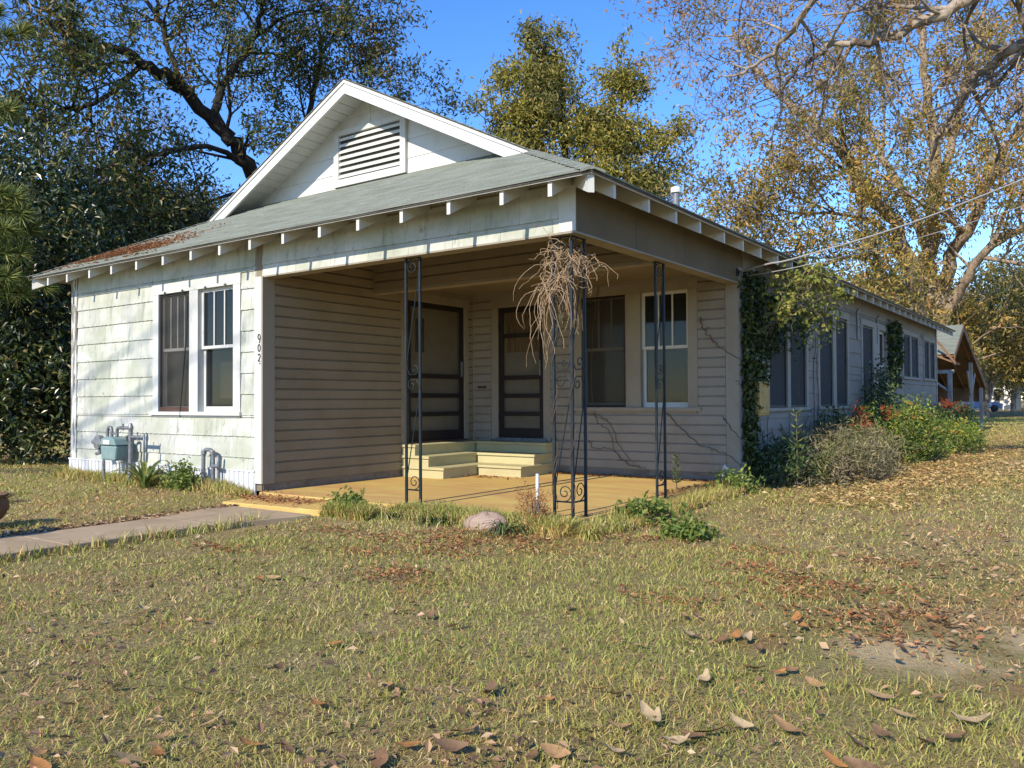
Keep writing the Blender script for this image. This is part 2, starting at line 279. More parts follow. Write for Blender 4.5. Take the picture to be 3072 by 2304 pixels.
def ground_mat():
    mt, n, l = nt('lawn_soil'); p = n['Principled BSDF']
    a = pos_noise(n, l, 34, (1, 1, 1), 7, .75); c = ramp(n, l, a.outputs[0], [(.28, (.10, .07, .035)), (.48, (.34, .25, .115)), (.66, (.50, .39, .20))]).outputs[0]
    b = pos_noise(n, l, .5, (1, 1, 1), 6, .65); k = ramp(n, l, b.outputs[0], [(.44, (0, 0, 0)), (.62, (.75, .75, .75))]); c = mixc(n, l, k.outputs[0], c, (.24, .23, .06))
    d = pos_noise(n, l, 1.5, (1, 1, 1), 5, .65); k2 = ramp(n, l, d.outputs[0], [(.56, (0, 0, 0)), (.68, (.75, .75, .75))]); c = mixc(n, l, k2.outputs[0], c, (.34, .19, .085))
    e = pos_noise(n, l, 90, (1, 1, 1), 3, .7); k3 = ramp(n, l, e.outputs[0], [(.36, (.35, .35, .35)), (.60, (1.15, 1.15, 1.15))]); c = mixc(n, l, .8, c, k3.outputs[0], 'MULTIPLY')
    # worn sandy spots in the drive
    g = n.new('ShaderNodeNewGeometry'); w = pos_noise(n, l, 3.0, (1, 1, 1), 5, .65)
    wob = n.new('ShaderNodeVectorMath'); wob.operation = 'MULTIPLY_ADD'; l.new(w.outputs['Color'], wob.inputs[0]); wob.inputs[1].default_value = (.9, .9, 0); l.new(g.outputs['Position'], wob.inputs[2])
    for cx, cy, rad in ((3.62, -1.70, .40), (4.1, -1.15, .30), (3.15, 11.5, .9)):
        dd = n.new('ShaderNodeVectorMath'); dd.operation = 'DISTANCE'; l.new(wob.outputs[0], dd.inputs[0]); dd.inputs[1].default_value = (cx, cy, 0)
        kk = ramp(n, l, dd.outputs['Value'], [(rad*.35, (.9, .9, .9)), (min(rad, 1.0), (0, 0, 0))]); c = mixc(n, l, kk.outputs[0], c, (.50, .38, .21))
    l.new(c, p.inputs['Base Color']); p.inputs['Roughness'].default_value = .95; p.inputs['Specular IOR Level'].default_value = .1
    bp = n.new('ShaderNodeBump'); bp.inputs['Strength'].default_value = .8; bp.inputs['Distance'].default_value = .03; l.new(a.outputs[0], bp.inputs['Height']); l.new(bp.outputs[0], p.inputs['Normal'])
    return mt
M['ground'] = ground_mat()
M['sand'] = surf('sandy_bare_soil', [(.40, .32, .21), ((.30, .22, .13), 5, (1, 1, 1), .42, .66), ((.22, .15, .08), 30, (1, 1, 1), .56, .7)], .95, .5, 60, dist=.01)

# ------------------------------------------------------------------ the ground, walk and slab
def hgt(x, y):
    x = np.asarray(x, float); y = np.asarray(y, float)
    h = .02*(fnoise(x, y, 3.0, 3)-.5)
    k = np.clip((y+2.2)/2.0, 0, 1)*np.clip((-4.3-x)/.8, 0, 1)*np.clip((3-y)/2, 0, 1); h = h+.10*k
    k2 = np.clip((x+.5)/.6, 0, 1)*np.clip((y-.5)/2, 0, 1)*np.clip((5.5-x)/3, 0, 1)*np.clip((16-y)/4, 0, 1); h = h+.05*k2
    h = h+.04*np.clip((x+4.6)/.5, 0, 1)*np.clip((.9-x)/.8, 0, 1)*np.clip((y+1.2)/.9, 0, 1)*np.clip((.3-y)/.3, 0, 1)
    return h
gx = np.concatenate([[-400, -200, -100, -60, -40], np.arange(-28, 24.1, .4), [40, 60, 100, 200, 400]])
gy = np.concatenate([[-400, -200, -100, -50, -30, -18], np.arange(-12, 48.1, .4), [60, 80, 120, 200, 400, 700]])
GX, GY = np.meshgrid(gx, gy); V = np.stack([GX, GY, hgt(GX, GY)*(np.abs(GX) < 30)*(np.abs(GY) < 50)], -1).reshape(-1, 3)
nx = len(gx); I = (np.arange(len(gy)-1)[:, None]*nx+np.arange(nx-1)[None, :]).ravel()
me = mesh_np('lawn', V, [np.stack([I, I+1, I+nx+1, I+nx], -1)]); me.polygons.foreach_set('use_smooth', np.ones(len(me.polygons), bool))
lawn = tag(link('lawn', me, M['ground']), kind='structure')

walk = tag(MB().box((-3.92, -5.2, -.1), (-3.02, -5.21+.001, .05)).build('garden_walk', M['walk']), kind='structure')
ys = [-9.4, -7.8, -6.2, -4.65, -3.1, -1.75, -.75]
for i in range(len(ys)-1):
    a = MB(); x0, x1 = -3.90, -3.02
    if i == len(ys)-2: x0, x1 = -4.25, -2.75
    a.prism([(x0 if i < len(ys)-2 else -3.92, ys[i]+.006, .052), (-3.02, ys[i]+.006, .052), (x1, ys[i+1]-.006, .055), (x0, ys[i+1]-.006, .055)], (0, 0, -.12))
    a.build('walk_panel', M['walk'], walk, bevel=.008)
slab = tag(MB().box((-4.55, -.04, -.1), (-.03, 4.22, .116)).build('porch_slab', M['slab'], bevel=.012), kind='structure')
a = MB().prism([(-4.30, -.74, .085), (-2.55, -.62, .085), (-2.0, -.05, .098), (-4.40, -.05, .098)], (0, 0, -.15)); a.build('slab_apron', M['slab'], slab, bevel=.01)
for px_ in (-2.155, -1.945):     # two thin dark strips along the slab behind the left post
    a = MB().box((px_-.012, .3, .1165), (px_+.012, 4.15, .1225)); a.build('slab_strip', M['foundation'], slab)
MB().box((-.13, .0, .1165), (-.115, 4.1, .1215)).build('slab_strip', M['foundation'], slab)

# ------------------------------------------------------------------ the house
house = thing('cottage', 'white single-storey cottage with shingle siding, corner porch and front gable', 'house')
XW0, XJ, YB, HB = -9.22, -4.525, 4.2, 20.1
class Wall:
    def __init__(s, kind, off): s.k = kind; s.o = off
    def P(s, u, n, z):
        if s.k == 'X-': return (u, s.o-n, z)      # runs along X, faces -Y
        return (s.o+n, u, z)                      # runs along Y, faces +X
    def box(s, mb, u0, u1, n0, n1, z0, z1): return mb.box(s.P(u0, n0, z0), s.P(u1, n1, z1))
FR, SD, PL, PB = Wall('X-', 0.0), Wall('Y+', 0.0), Wall('Y+', XJ), Wall('X-', YB)

def cells(u0, u1, z0, z1, holes):
    us = sorted({u0, u1} | {min(max(h[i], u0), u1) for h in holes for i in (0, 1)}); zs = sorted({z0, z1} | {min(max(h[i], z0), z1) for h in holes for i in (2, 3)})
    out = []
    for j in range(len(zs)-1):
        run = None
        for i in range(len(us)-1):
            cu, cz = (us[i]+us[i+1])/2, (zs[j]+zs[j+1])/2
            inside = any(h[0] < cu < h[1] and h[2] < cz < h[3] for h in holes)
            if not inside: run = (run[0], us[i+1]) if run else (us[i], us[i+1])
            if (inside or i == len(us)-2) and run: out.append((run[0], run[1], zs[j], zs[j+1])); run = None
    return out
def wall_body(name, W, u0, u1, z0, z1, holes, mat, th=.13):
    a = MB(); holes = [(h[0]-.028, h[1]+.028, h[2]-.028, h[3]+.028) if h[2] > .9 else h for h in holes]
    for c in cells(u0, u1, z0, z1, holes): W.box(a, c[0], c[1], -th, -.001, c[2], c[3])
    return a.build(name, mat, house)
_cache = {}
def orient(W): return 1 if W.k == 'X-' else 0
def shingle_mesh(W, w, h, wave, seed):
    key = ('s', W.k, round(w, 3), round(h, 3), wave, seed)
    if key in _cache: return _cache[key]
    r = random.Random(seed); n = max(2, int(w/.05)) if wave else 1
    us = [w*i/n for i in range(n+1)]
    zb = [(wave*math.sin(us[i]*6.283/.12+seed) + r.uniform(-.002, .002)) if wave else 0 for i in range(n+1)]
    k = -1 if W.k == 'X-' else 1
    def P(u, nn, z): return (u, -nn, z) if W.k == 'X-' else (nn, u, z)
    v = [P(us[i], .020, zb[i]) for i in range(n+1)]+[P(us[i], .003, h) for i in range(n+1)]+[P(us[i], .0, zb[i]) for i in range(n+1)]
    f = []
    for i in range(n):
        f.append((i, i+1, n+2+i, n+1+i)); f.append((2*n+2+i, 2*n+3+i, i+1, i))
    f.append((0, n+1, 2*n+2)); f.append((n, 3*n+2, 2*n+1))
    me = MB().add(v, f).mesh('shingle'); _cache[key] = me; return me
def shingles(W, part, u0, u1, ztop, E, ncourse, holes, mat, width=.61, wave=.0035, gap=.0030, zmin=-9, zlim=99):
    for k in range(ncourse):
        z1_, z0_ = ztop-k*E, ztop-(k+1)*E
        if z1_ < zmin: break
        z0c, z1c = max(z0_, zmin), min(z1_, zlim)
        off = (k % 2)*width*.5+.07*((k*7) % 3)
        cuts = [u0]+[u for u in np.arange(math.floor(u0/width)*width-width+off, u1, width) if u > u0+.06 and u < u1-.06]+[u1]
        for i in range(len(cuts)-1):
            for c in cells(cuts[i], cuts[i+1], z0c, z1c, holes):
                if c[1]-c[0] < .03 or c[3]-c[2] < .02: continue
                me = shingle_mesh(W, c[1]-c[0]-gap, c[3]-c[2], wave if abs(c[2]-z0_) < .001 else 0, (k*5+i) % 4)
                link('shingle', me, mat, part, W.P(c[0]+gap/2, 0, c[2]))
def clap_mesh(W, L):
    key = ('c', W.k, round(L, 3))
    if key in _cache: return _cache[key]
    E = .131
    prof = [(0, 0), (.027, 0), (.027, .006), (.026, E-.026), (.014, E-.020), (.006, E-.010), (.004, E-.001), (0, E-.001)]
    v = []; 
    for u in (0, L):
        for nn, z in prof: v.append((u, -nn, z) if W.k == 'X-' else (nn, u, z))
    n = len(prof); f = [tuple(range(n)), tuple(range(n, 2*n))[::-1]]+[(i, i+n, (i+1) % n+n, (i+1) % n) for i in range(n)]
    me = MB().add(v, f).mesh('clapboard'); _cache[key] = me; return me
def clapboards(W, part, u0, u1, zb, n, holes, mat, joints=(), E=.131):
    for k in range(n):
        z0 = zb+k*E
        hs = [(h[0], h[1], -9, 99) for h in holes if h[2] < z0+E*.5 < h[3]]
        for c in cells(u0, u1, z0, z0+E, hs):
            js = [j+((k*37) % 11-5)*.09 for j in joints if (k*13+3) % 5 < 2]
            cut = [c[0]]+[j for j in js if c[0]+.2 < j < c[1]-.2]+[c[1]]
            for i in range(len(cut)-1):
                link('clapboard', clap_mesh(W, cut[i+1]-cut[i]-.0015), mat, part, W.P(cut[i], .0005+rnd.uniform(0, .0015), z0))

# --- windows
def window(W, u0, u1, z0, z1, sashm, ulights, screen=None, shades=(), zmid=None, brownrail=False, half=False, depth=.0):
    fr = .022; a = MB()
    for b in ((u0-.03, u0, z0-.03, z1+.03), (u1, u1+.03, z0-.03, z1+.03), (u0, u1, z1, z1+.03), (u0, u1, z0-.03, z0)): W.box(a, b[0], b[1], -.16, .004, b[2], b[3])
    win = a.build('window', M['trim_white'] if W is FR else (M['porch_trim'] if W in (PB, PL) else M['side_trim']), house)
    zm = zmid or (z0+z1)/2
    def sash(n1, za, zb_, lights, stile=.045, rail=.045, brail=.07):
        s = MB()
        for b in ((u0, u0+stile, za, zb_), (u1-stile, u1, za, zb_), (u0+stile, u1-stile, zb_-rail, zb_), (u0+stile, u1-stile, za, za+brail)): W.box(s, b[0], b[1], n1-.034, n1, b[2], b[3])
        s.build('sash', sashm, win)
        ua, ub = u0+stile, u1-stile
        for i in range(1, lights):
            uu = ua+(ub-ua)*i/lights; W.box(MB(), uu-.011, uu+.011, n1-.03, n1-.004, za+brail, zb_-rail).build('muntin', sashm, win)
        for i in range(lights):
            pa, pb = ua+(ub-ua)*i/lights, ua+(ub-ua)*(i+1)/lights
            W.box(MB(), pa+(.011 if i else 0), pb-(.011 if i < lights-1 else 0), n1-.020, n1-.016, za+brail, zb_-rail).build('pane', M['glass'], win)
    sash(-.035-depth, zm-.02, z1, ulights, brail=.04); sash(-.072-depth, z0, zm+.02, 1)
    for (sa, sb, mt, nn) in shades:
        W.box(MB(), u0+.012, u1-.012, nn-.006, nn, sa, sb).build('shade', mt, win)
    b = MB(); W.box(b, u0-.02, u1+.02, -.62, -.6, z0-.02, z1+.02)
    for bb in ((u0-.02, u0-.005, z0, z1), (u1+.005, u1+.02, z0, z1), (u0, u1, z1+.005, z1+.02), (u0, u1, z0-.02, z0-.005)): W.box(b, bb[0], bb[1], -.6, -.165, bb[2], bb[3])
    b.build('interior', M['interior'], win)
    if screen:
        s = MB(); t = .035
        for bb in ((u0+.002, u0+t, z0+.002, z1-.002), (u1-t, u1-.002, z0+.002, z1-.002), (u0+t, u1-t, z1-t, z1-.002), (u0+t, u1-t, z0+.002, z0+t+(.03 if brownrail else 0))): W.box(s, bb[0], bb[1], -.022, -.002, bb[2], bb[3])
        s.build('screen_frame', M['darkframe'], win)
        za = z0+t; W.box(MB(), u0+t, u1-t, -.013, -.011, za, z1-t).build('screen', screen, win)
    return win
def casing(W, boards, mat, n1=.026, n0=.0):
    for (a0, a1, b0, b1, *k) in boards:
        nn = k[0] if k else n1
        W.box(MB(), a0, a1, n0, nn, b0, b1).build('window_casing', mat, house, bevel=.003)

# --- front wall, left of the porch
ZC, EX = 2.660, .267
fh = [(-6.80, -6.06, 1.10, 2.735), (-5.865, -5.10, 1.10, 2.735)]
front = wall_body('front_wall', FR, XW0, XJ, .12, 3.36, fh, M['shingle_white'])
trimhole = [(-6.945, -4.95, 1.035, 2.875)]
shingles(FR, front, -9.06, -4.662, ZC+2*EX, EX, 12, trimhole, M['shingle_white'], zmin=.30, zlim=3.34)
casing(FR, [(-6.94, -6.80, 1.10, 2.735), (-6.06, -5.865, 1.10, 2.735), (-5.10, -4.955, 1.10, 2.735), (-6.95, -4.945, 2.735, 2.872, .030), (-6.98, -4.925, 1.052, 1.10, .055), (-6.93, -4.965, 1.028, 1.052, .022)], M['trim_white'])
window(FR, -6.80, -6.06, 1.10, 2.735, M['sash'], 4, M['screen'], [(1.22, 1.90, M['shade_grey'], -.115), (2.18, 2.70, M['shade_grey'], -.09)], 1.955, True)
window(FR, -5.865, -5.10, 1.10, 2.735, M['sash'], 3, None, [(1.28, 1.78, M['shade_tan'], -.30)], 1.955)
FR.box(MB(), -6.79, -6.07, -.02, .006, 1.102, 1.165).build('sill_rail', M['brown_wood'], house)
c = MB(); c.tube([(-6.09, -.03, 2.66), (-6.10, -.035, 2.2), (-6.16, -.04, 1.7), (-6.22, -.05, 1.12), (-6.225, -.052, 1.02)], .008, 6); c.build('hanging_cable', M['number'], house)
for u in (-6.62, -6.2, -5.68, -5.25):
    h = MB(); FR.box(h, u-.012, u+.012, .03, .05, 2.725, 2.755); h.tube([(u, -.05, 2.74), (u+.02, -.06, 2.75), (u+.03, -.05, 2.765)], .006, 5); h.build('awning_hook', M['metal_grey'], house)
FR.box(MB(), -9.222, -9.062, .001, .03, .20, 3.34).build('corner_board', M['peeling'], house, bevel=.004)
FR.box(MB(), -4.660, XJ+.001, .001, .030, .21, 2.786).build('corner_board', M['trim_white'], house, bevel=.004)
PL.box(MB(), -.029, .16, .001, .026, .21, 2.783).build('corner_board', M['porch_trim'], house, bevel=.004)
# skirting of upright boards
sk = FR.box(MB(), -9.262, -4.645, .004, .026, .0, .360).build('skirting', M['skirt'], house)
b0 = MB(); b0.prism([(0, 0, 0), (.004, -.010, 0), (.080, -.010, 0), (.084, 0, 0)], (0, 0, .36)); bm_ = b0.mesh('skirting_board')
for i in range(46): link('skirting_board', bm_, M['skirt'], sk, (-9.258+i*.1003, -.0265, 0))
FR.box(MB(), -9.268, -4.640, .026, .044, .352, .374).build('skirting_cap', M['skirt'], sk)
# number plate digits: 9 0 2 and a dot, on the jamb board
def digit(pts, name='number_digit'):
    t = MB(); t.tube([(-4.585+x*.052, -.034, z) for x, z in pts], .0065, 6); t.build(name, M['number'], house)
def arc(cx, cz, rx, rz, a0, a1, n=14): return [(cx+rx*math.cos(R(a0+(a1-a0)*i/n)), cz+rz*math.sin(R(a0+(a1-a0)*i/n))) for i in range(n+1)]
digit(arc(.5, 2.034, .42, .033, 20, 380, 18)+[(.92, 2.02), (.80, 1.985), (.62, 1.955)])
digit(arc(.5, 1.896, .42, .044, 90, 450, 20))
digit(arc(.5, 1.795, .40, .026, 160, -30, 12)+[(.60, 1.760), (.12, 1.730), (.35, 1.736), (.9, 1.731)])
MB().lathe([(.001, 0), (.010, .001), (.010, .006), (.001, .007)], (-4.545, -.037, 1.703), 10, 1).build('number_dot', M['number'], house)

# --- porch: left wall with screen door, back wall with door and two windows
dl = (2.60, 3.945, .60, 2.745); dr = (-4.0, -3.125, .62, 2.725)
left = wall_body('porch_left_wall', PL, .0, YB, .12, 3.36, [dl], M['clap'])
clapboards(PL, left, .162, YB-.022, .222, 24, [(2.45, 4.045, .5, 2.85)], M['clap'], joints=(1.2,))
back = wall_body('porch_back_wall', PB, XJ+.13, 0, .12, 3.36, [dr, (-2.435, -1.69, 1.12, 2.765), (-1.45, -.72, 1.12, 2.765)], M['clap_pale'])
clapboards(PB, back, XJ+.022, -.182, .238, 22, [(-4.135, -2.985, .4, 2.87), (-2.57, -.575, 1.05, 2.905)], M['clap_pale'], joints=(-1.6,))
MB().box((XJ+.021, YB-.04, .22), (XJ+.042, YB-.018, 2.95)).build('corner_bead', M['porch_trim'], house)
PB.box(MB(), -.18, .012, .001, .03, .205, 2.79).build('corner_board', M['porch_trim'], house, bevel=.004)
SD.box(MB(), YB-.03, YB+.14, .001, .014, .205, 3.0).build('corner_board', M['side_trim'], house, bevel=.004)
PL.box(MB(), .0, YB, -.02, .008, .0, .2215).build('foundation', M['foundation'], house)
PB.box(MB(), XJ+.009, -.0, -.02, .008, .0, .237).build('foundation', M['foundation'], house)
casing(PL, [(2.45, 2.60, .575, 2.745), (3.945, 4.045, .575, 2.745), (2.44, 4.055, 2.745, 2.87, .03)], M['porch_trim'])
casing(PB, [(-4.133, -4.0, .60, 2.725), (-3.125, -2.99, .60, 2.725), (-4.14, -2.985, 2.725, 2.865, .03)], M['porch_trim'])
casing(PB, [(-2.565, -2.435, 1.12, 2.765), (-1.69, -1.45, 1.12, 2.765), (-.72, -.58, 1.12, 2.765), (-2.575, -.57, 2.765, 2.905, .03), (-2.6, -.53, 1.068, 1.12, .06), (-2.55, -.6, 1.045, 1.068, .024)], M['porch_trim'])
def screen_door(W, d, rails, lite):
    u0, u1, z0, z1 = d; a = MB()
    for bb in ((u0, u0+.085, z0+.02, z1), (u1-.085, u1, z0+.02, z1), (u0+.085, u1-.085, z1-.085, z1), (u0+.085, u1-.085, z0+.02, z0+.17)): W.box(a, bb[0], bb[1], -.03, .002, bb[2], bb[3])
    door = a.build('screen_door', M['darkframe'], house, bevel=.003)
    for z in rails: W.box(MB(), u0+.085, u1-.085, -.027, -.001, z-.034, z+.034).build('rail', M['darkframe'], door)
    W.box(MB(), u0+.085, u1-.085, -.017, -.015, z0+.17, z1-.085).build('screen', M['screen'], door)
    W.box(MB(), u0-.01, u1+.01, -.10, -.07, z0, z1+.01).build('door_leaf', M['door_in'], door)
    for pu0, pu1, pz0, pz1, mt in lite: W.box(MB(), pu0, pu1, -.07, -.062, pz0, pz1).build('door_panel', mt, door)
    W.box(MB(), u1-.075, u1-.05, .002, .03, 1.62, 1.86).build('handle', M['metal_grey'], door)
    for hz in (z0+.35, z1-.3): W.box(MB(), u0-.004, u0+.02, .002, .012, hz-.05, hz+.05).build('hinge', M['iron'], door)
    W.box(MB(), u0-.06, u1+.06, -.06, .045, z0-.035, z0+.018).build('threshold', M['brown_wood'] if W is PL else M['metal_grey'], door)
screen_door(PL, dl, (1.615, 1.313, 1.026), [(2.86, 3.06, 1.98, 2.5, M['interior']), (3.12, 3.72, 1.75, 2.6, M['door_in']), (2.8, 3.72, .80, 1.45, M['door_in'])])
screen_door(PB, dr, (2.267, 1.594, 1.305, 1.018), [(-3.9, -3.24, 2.0, 2.63, M['curtain']), (-3.9, -3.24, .82, 1.88, M['door_in'])])
window(PB, -2.435, -1.69, 1.12, 2.765, M['porch_trim'], 3, M['screen'], [(1.18, 1.98, M['shade_tan'], -.115), (1.99, 2.74, M['curtain'], -.115)], 1.985)
window(PB, -1.45, -.72, 1.12, 2.765, M['sash'], 3, None, [], 1.972)
ms = PB.box(MB(), -4.44, -4.20, .0, .030, 1.415, 1.49).build('mail_slot', M['porch_trim'], house, bevel=.004); PB.box(MB(), -4.41, -4.23, .030, .034, 1.432, 1.472).build('flap', M['brown_wood'], ms)
# header of the older porch line, ceilings
hd = MB().box((XJ+.02, 1.90, 2.80), (-.14, 2.02, 3.24)).build('porch_header', M['clap'], house)
HDW = Wall('X-', 1.90); clapboards(HDW, hd, XJ+.022, -.142, 2.802, 3, [], M['clap'])
MB().box((XJ+.02, 1.872, 2.753), (-.14, 2.03, 2.7995)).build('header_board', M['porch_trim'], hd)
MB().box((XJ+.02, 1.874, 2.82), (XJ+.045, 1.899, 3.23)).build('corner_bead', M['porch_trim'], hd)
cl = MB().box((XJ, .0, 3.245), (-.0, 1.95, 3.27)).build('porch_ceiling', M['clap'], house)
for i in range(12): MB().box((XJ+.02, .142+i*.146, 3.233), (-.142, .142+i*.146+.142, 3.2445)).build('ceiling_board', M['clap'], cl)
MB().box((XJ, 1.95, 2.95), (-.0, YB+.02, 2.97)).build('porch_ceiling', M['clap'], house)
# beams over the porch opening
bf = MB().box((XJ+.001, .001, 2.790), (-.001, .14, 3.36)).build('front_beam', M['shingle_white'], house)
shingles(FR, bf, XJ+.002, -.166, ZC+2*EX, EX, 3, [], M['shingle_white'], zmin=2.79, zlim=3.34)
FR.box(MB(), -.165, .014, .0005, .018, 2.792, 3.34).build('beam_end_board', M['trim_white'], bf)
MB().box((XJ+.03, -.02, 2.772), (.016, .16, 2.7895)).build('beam_bottom_board', M['porch_trim'], bf)
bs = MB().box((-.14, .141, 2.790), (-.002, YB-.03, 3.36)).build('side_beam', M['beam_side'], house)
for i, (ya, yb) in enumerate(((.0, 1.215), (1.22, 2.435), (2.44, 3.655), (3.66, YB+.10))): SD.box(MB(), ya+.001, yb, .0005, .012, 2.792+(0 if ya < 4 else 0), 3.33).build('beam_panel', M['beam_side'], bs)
MB().box((-.155, .161, 2.771), (.018, YB-.032, 2.7893)).build('beam_bottom_board', M['porch_trim'], bs)

# --- side wall with its windows
sw = [(5.35, 6.20, 1.10, 2.72), (6.34, 7.18, 1.10, 2.72), (7.97, 8.82, 1.10, 2.72), (9.03, 9.84, 1.10, 2.72), (11.07, 11.98, .95, 2.72), (12.59, 13.28, 1.10, 2.70),
      (15.22, 16.08, 1.76, 2.80), (16.22, 17.18, 1.76, 2.80), (18.05, 18.82, 1.77, 2.80), (18.95, 19.72, 1.77, 2.80)]
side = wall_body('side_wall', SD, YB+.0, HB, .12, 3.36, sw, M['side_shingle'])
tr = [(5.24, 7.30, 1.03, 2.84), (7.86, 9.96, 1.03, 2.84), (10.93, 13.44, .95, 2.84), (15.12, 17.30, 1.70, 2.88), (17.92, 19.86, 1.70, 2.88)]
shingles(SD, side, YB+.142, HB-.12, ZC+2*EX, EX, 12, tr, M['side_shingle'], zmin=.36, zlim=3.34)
def scas(a0, a1, z0, z1, mulls):
    casing(SD, [(a0, a0+.11, z0, z1)]+[(x0, x1, z0, z1) for x0, x1 in mulls]+[(a1-.11, a1, z0, z1), (a0-.01, a1+.01, z1, z1+.12, .03), (a0-.03, a1+.03, z0-.05, z0, .05)], M['side_trim'])
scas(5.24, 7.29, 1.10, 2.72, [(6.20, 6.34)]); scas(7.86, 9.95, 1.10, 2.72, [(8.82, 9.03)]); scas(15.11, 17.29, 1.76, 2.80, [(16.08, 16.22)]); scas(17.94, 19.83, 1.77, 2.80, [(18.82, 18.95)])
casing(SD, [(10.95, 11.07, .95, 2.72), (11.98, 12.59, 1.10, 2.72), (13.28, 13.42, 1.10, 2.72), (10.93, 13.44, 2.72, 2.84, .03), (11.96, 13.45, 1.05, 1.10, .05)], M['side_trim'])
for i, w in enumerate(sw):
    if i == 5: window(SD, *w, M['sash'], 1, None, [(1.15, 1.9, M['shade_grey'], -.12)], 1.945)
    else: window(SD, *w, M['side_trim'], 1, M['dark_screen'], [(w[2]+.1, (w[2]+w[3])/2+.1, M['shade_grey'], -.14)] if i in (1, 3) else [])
SD.box(MB(), HB-.118, HB+.012, .001, .028, .36, 3.3).build('corner_board', M['side_trim'], house)
for py_ in (10.6, 12.35): MB().tube([(.03, py_, 2.4), (.03, py_, 2.95), (.05, py_+.1, 3.0)], .018, 6).build('roof_flue_bracket', M['metal_grey'], house)
ss = SD.box(MB(), YB+.02, HB, .016, .030, .0, .38).build('side_skirting', M['side_trim'], house); SD.box(MB(), YB+.0, HB, .030, .05, .365, .39).build('skirting_cap', M['side_trim'], ss)
# hidden sides close the house
MB().box((XW0, HB-.13, 0), (-.001, HB, 3.36)).build('rear_wall', M['side_shingle'], house)
MB().box((XW0, .001, .0), (XW0+.13, HB-.131, 3.36)).build('left_wall', M['side_shingle'], house)

# --- roof
XC, XR, XL, YF, ZR, PT = -4.61, .46, -9.68, -.46, 5.74, .503
ZE = ZR-PT*(XR-XC); YK, YG = 1.42, 1.95; HK = YK-YF
zr = lambda x, y: ZR-PT*abs(x-XC)
zf = lambda x, y: ZE+PT*(y-YF)
roof = MB()
def panel(mb, poly, zfun, o0, o1):
    p = [(x, y, zfun(x, y)+o1) for x, y in poly]; mb.prism(p, (0, 0, o0-o1))
polyR = [(XR, YF), (XR, HB+.4), (XC, HB+.4), (XC, YK), (XR-HK, YK)]; polyL = [(XL, YF), (XL+HK, YK), (XC, YK), (XC, HB+.4), (XL, HB+.4)]
polyF = [(XL, YF), (XR, YF), (XR-(YG-YF), YG), (XL+(YG-YF), YG)]
panel(roof, polyR, zr, -.022, 0); panel(roof, polyL, zr, -.022, 0)
panel(roof, [(XL, YF), (XR, YF), (XR-HK+.0, YK), (XR-(YG-YF)-.03, YG), (XL+(YG-YF)+.03, YG), (XL+HK, YK)], zf, -.022, 0)
roof = roof.build('roof', M['roof_edge'], house)
dk = MB(); i_ = .015
panel(dk, [(XR-i_, YF+i_), (XR-i_, HB+.38), (XC, HB+.38), (XC, YK+i_), (XR-HK, YK+i_)], zr, -.043, -.0225); panel(dk, [(XL+i_, YF+i_), (XL+HK, YK+i_), (XC, YK+i_), (XC, HB+.38), (XL+i_, HB+.38)], zr, -.043, -.0225)
panel(dk, [(XL+i_, YF+i_), (XR-i_, YF+i_), (XR-(YG-YF)-.03, YG), (XL+(YG-YF)+.03, YG)], zf, -.043, -.0225)
dk.build('roof_deck', M['soffit'], roof)
nC = 21; dY = (YG-YF)/nC
for k in range(nC):
    ya, yb = YF-.012+k*dY, YF-.012+(k+1)*dY+.02; xa, xb = XL+(ya-YF)-.012, XR-(ya-YF)+.012; n = 26; r = random.Random(k)
    xs = np.linspace(xa, xb, n+1); v = []
    jit = [r.uniform(-.006, .006) for _ in xs]
    for x, j in zip(xs, jit): v.append((x, ya+j, zf(x, ya)+.013+r.uniform(-.002, .003)))
    for x in xs:
        xx = min(max(x, XL+(yb-YF)), XR-(yb-YF)); v.append((xx, yb, zf(xx, yb)+.003))
    for x, j in zip(xs, jit): v.append((x, ya+j, zf(x, ya)-.002))
    f = []
    for i in range(n): f += [(i, i+1, n+2+i, n+1+i), (2*n+2+i, 2*n+3+i, i+1, i)]
    MB().add(v, f).build('shingle_course', M['roof'], roof)
for sgn, xe in ((1, XR), (-1, XL)):           # hip caps
    for k in range(14):
        a = MB(); t0, t1 = k*HK/14, (k+1)*HK/14+.03
        def hp(t, off, up): return (xe-sgn*t+off*sgn*.707, YF+t+off*.707, ZE+PT*t+up-abs(off)*.30)
        a.add([hp(t0, -.11, .022), hp(t0, 0, .026), hp(t0, .11, .022), hp(t1, -.11, .010), hp(t1, 0, .014), hp(t1, .11, .010), hp(t0, -.11, -.0), hp(t0, 0, .004), hp(t0, .11, .0)], [(0, 1, 4, 3), (1, 2, 5, 4), (6, 7, 1, 0), (7, 8, 2, 1)])
        a.build('hip_cap', M['roof'], roof)
st = MB()                                      # the long slopes, out of sight from the yard
for sgn in (1, -1):
    nn = 38; dx = (XR-XC)/nn
    for k in range(nn):
        x0_, x1_ = XR+.012-k*dx, XR+.012-(k+1)*dx-.02; y0_ = max(YK-.012, YF) if k*dx > HK else YF+k*dx
        X0, X1 = (x0_, x1_) if sgn > 0 else (2*XC-x0_, 2*XC-x1_)
        y1_ = y0_ if k*dx > HK else min(YF+(k+1)*dx+.02, YK); st.hexa([(X0, y0_, zr(X0, 0)-.001), (X0, HB+.41, zr(X0, 0)-.001), (X1, HB+.41, zr(X1, 0)+.001), (X1, y1_, zr(X1, 0)+.001), (X0, y0_, zr(X0, 0)+.012), (X0, HB+.41, zr(X0, 0)+.012), (X1, HB+.41, zr(X1, 0)+.003), (X1, y1_, zr(X1, 0)+.003)])
tag(st.build('slope_shingles', M['roof'], roof), kind='stuff')
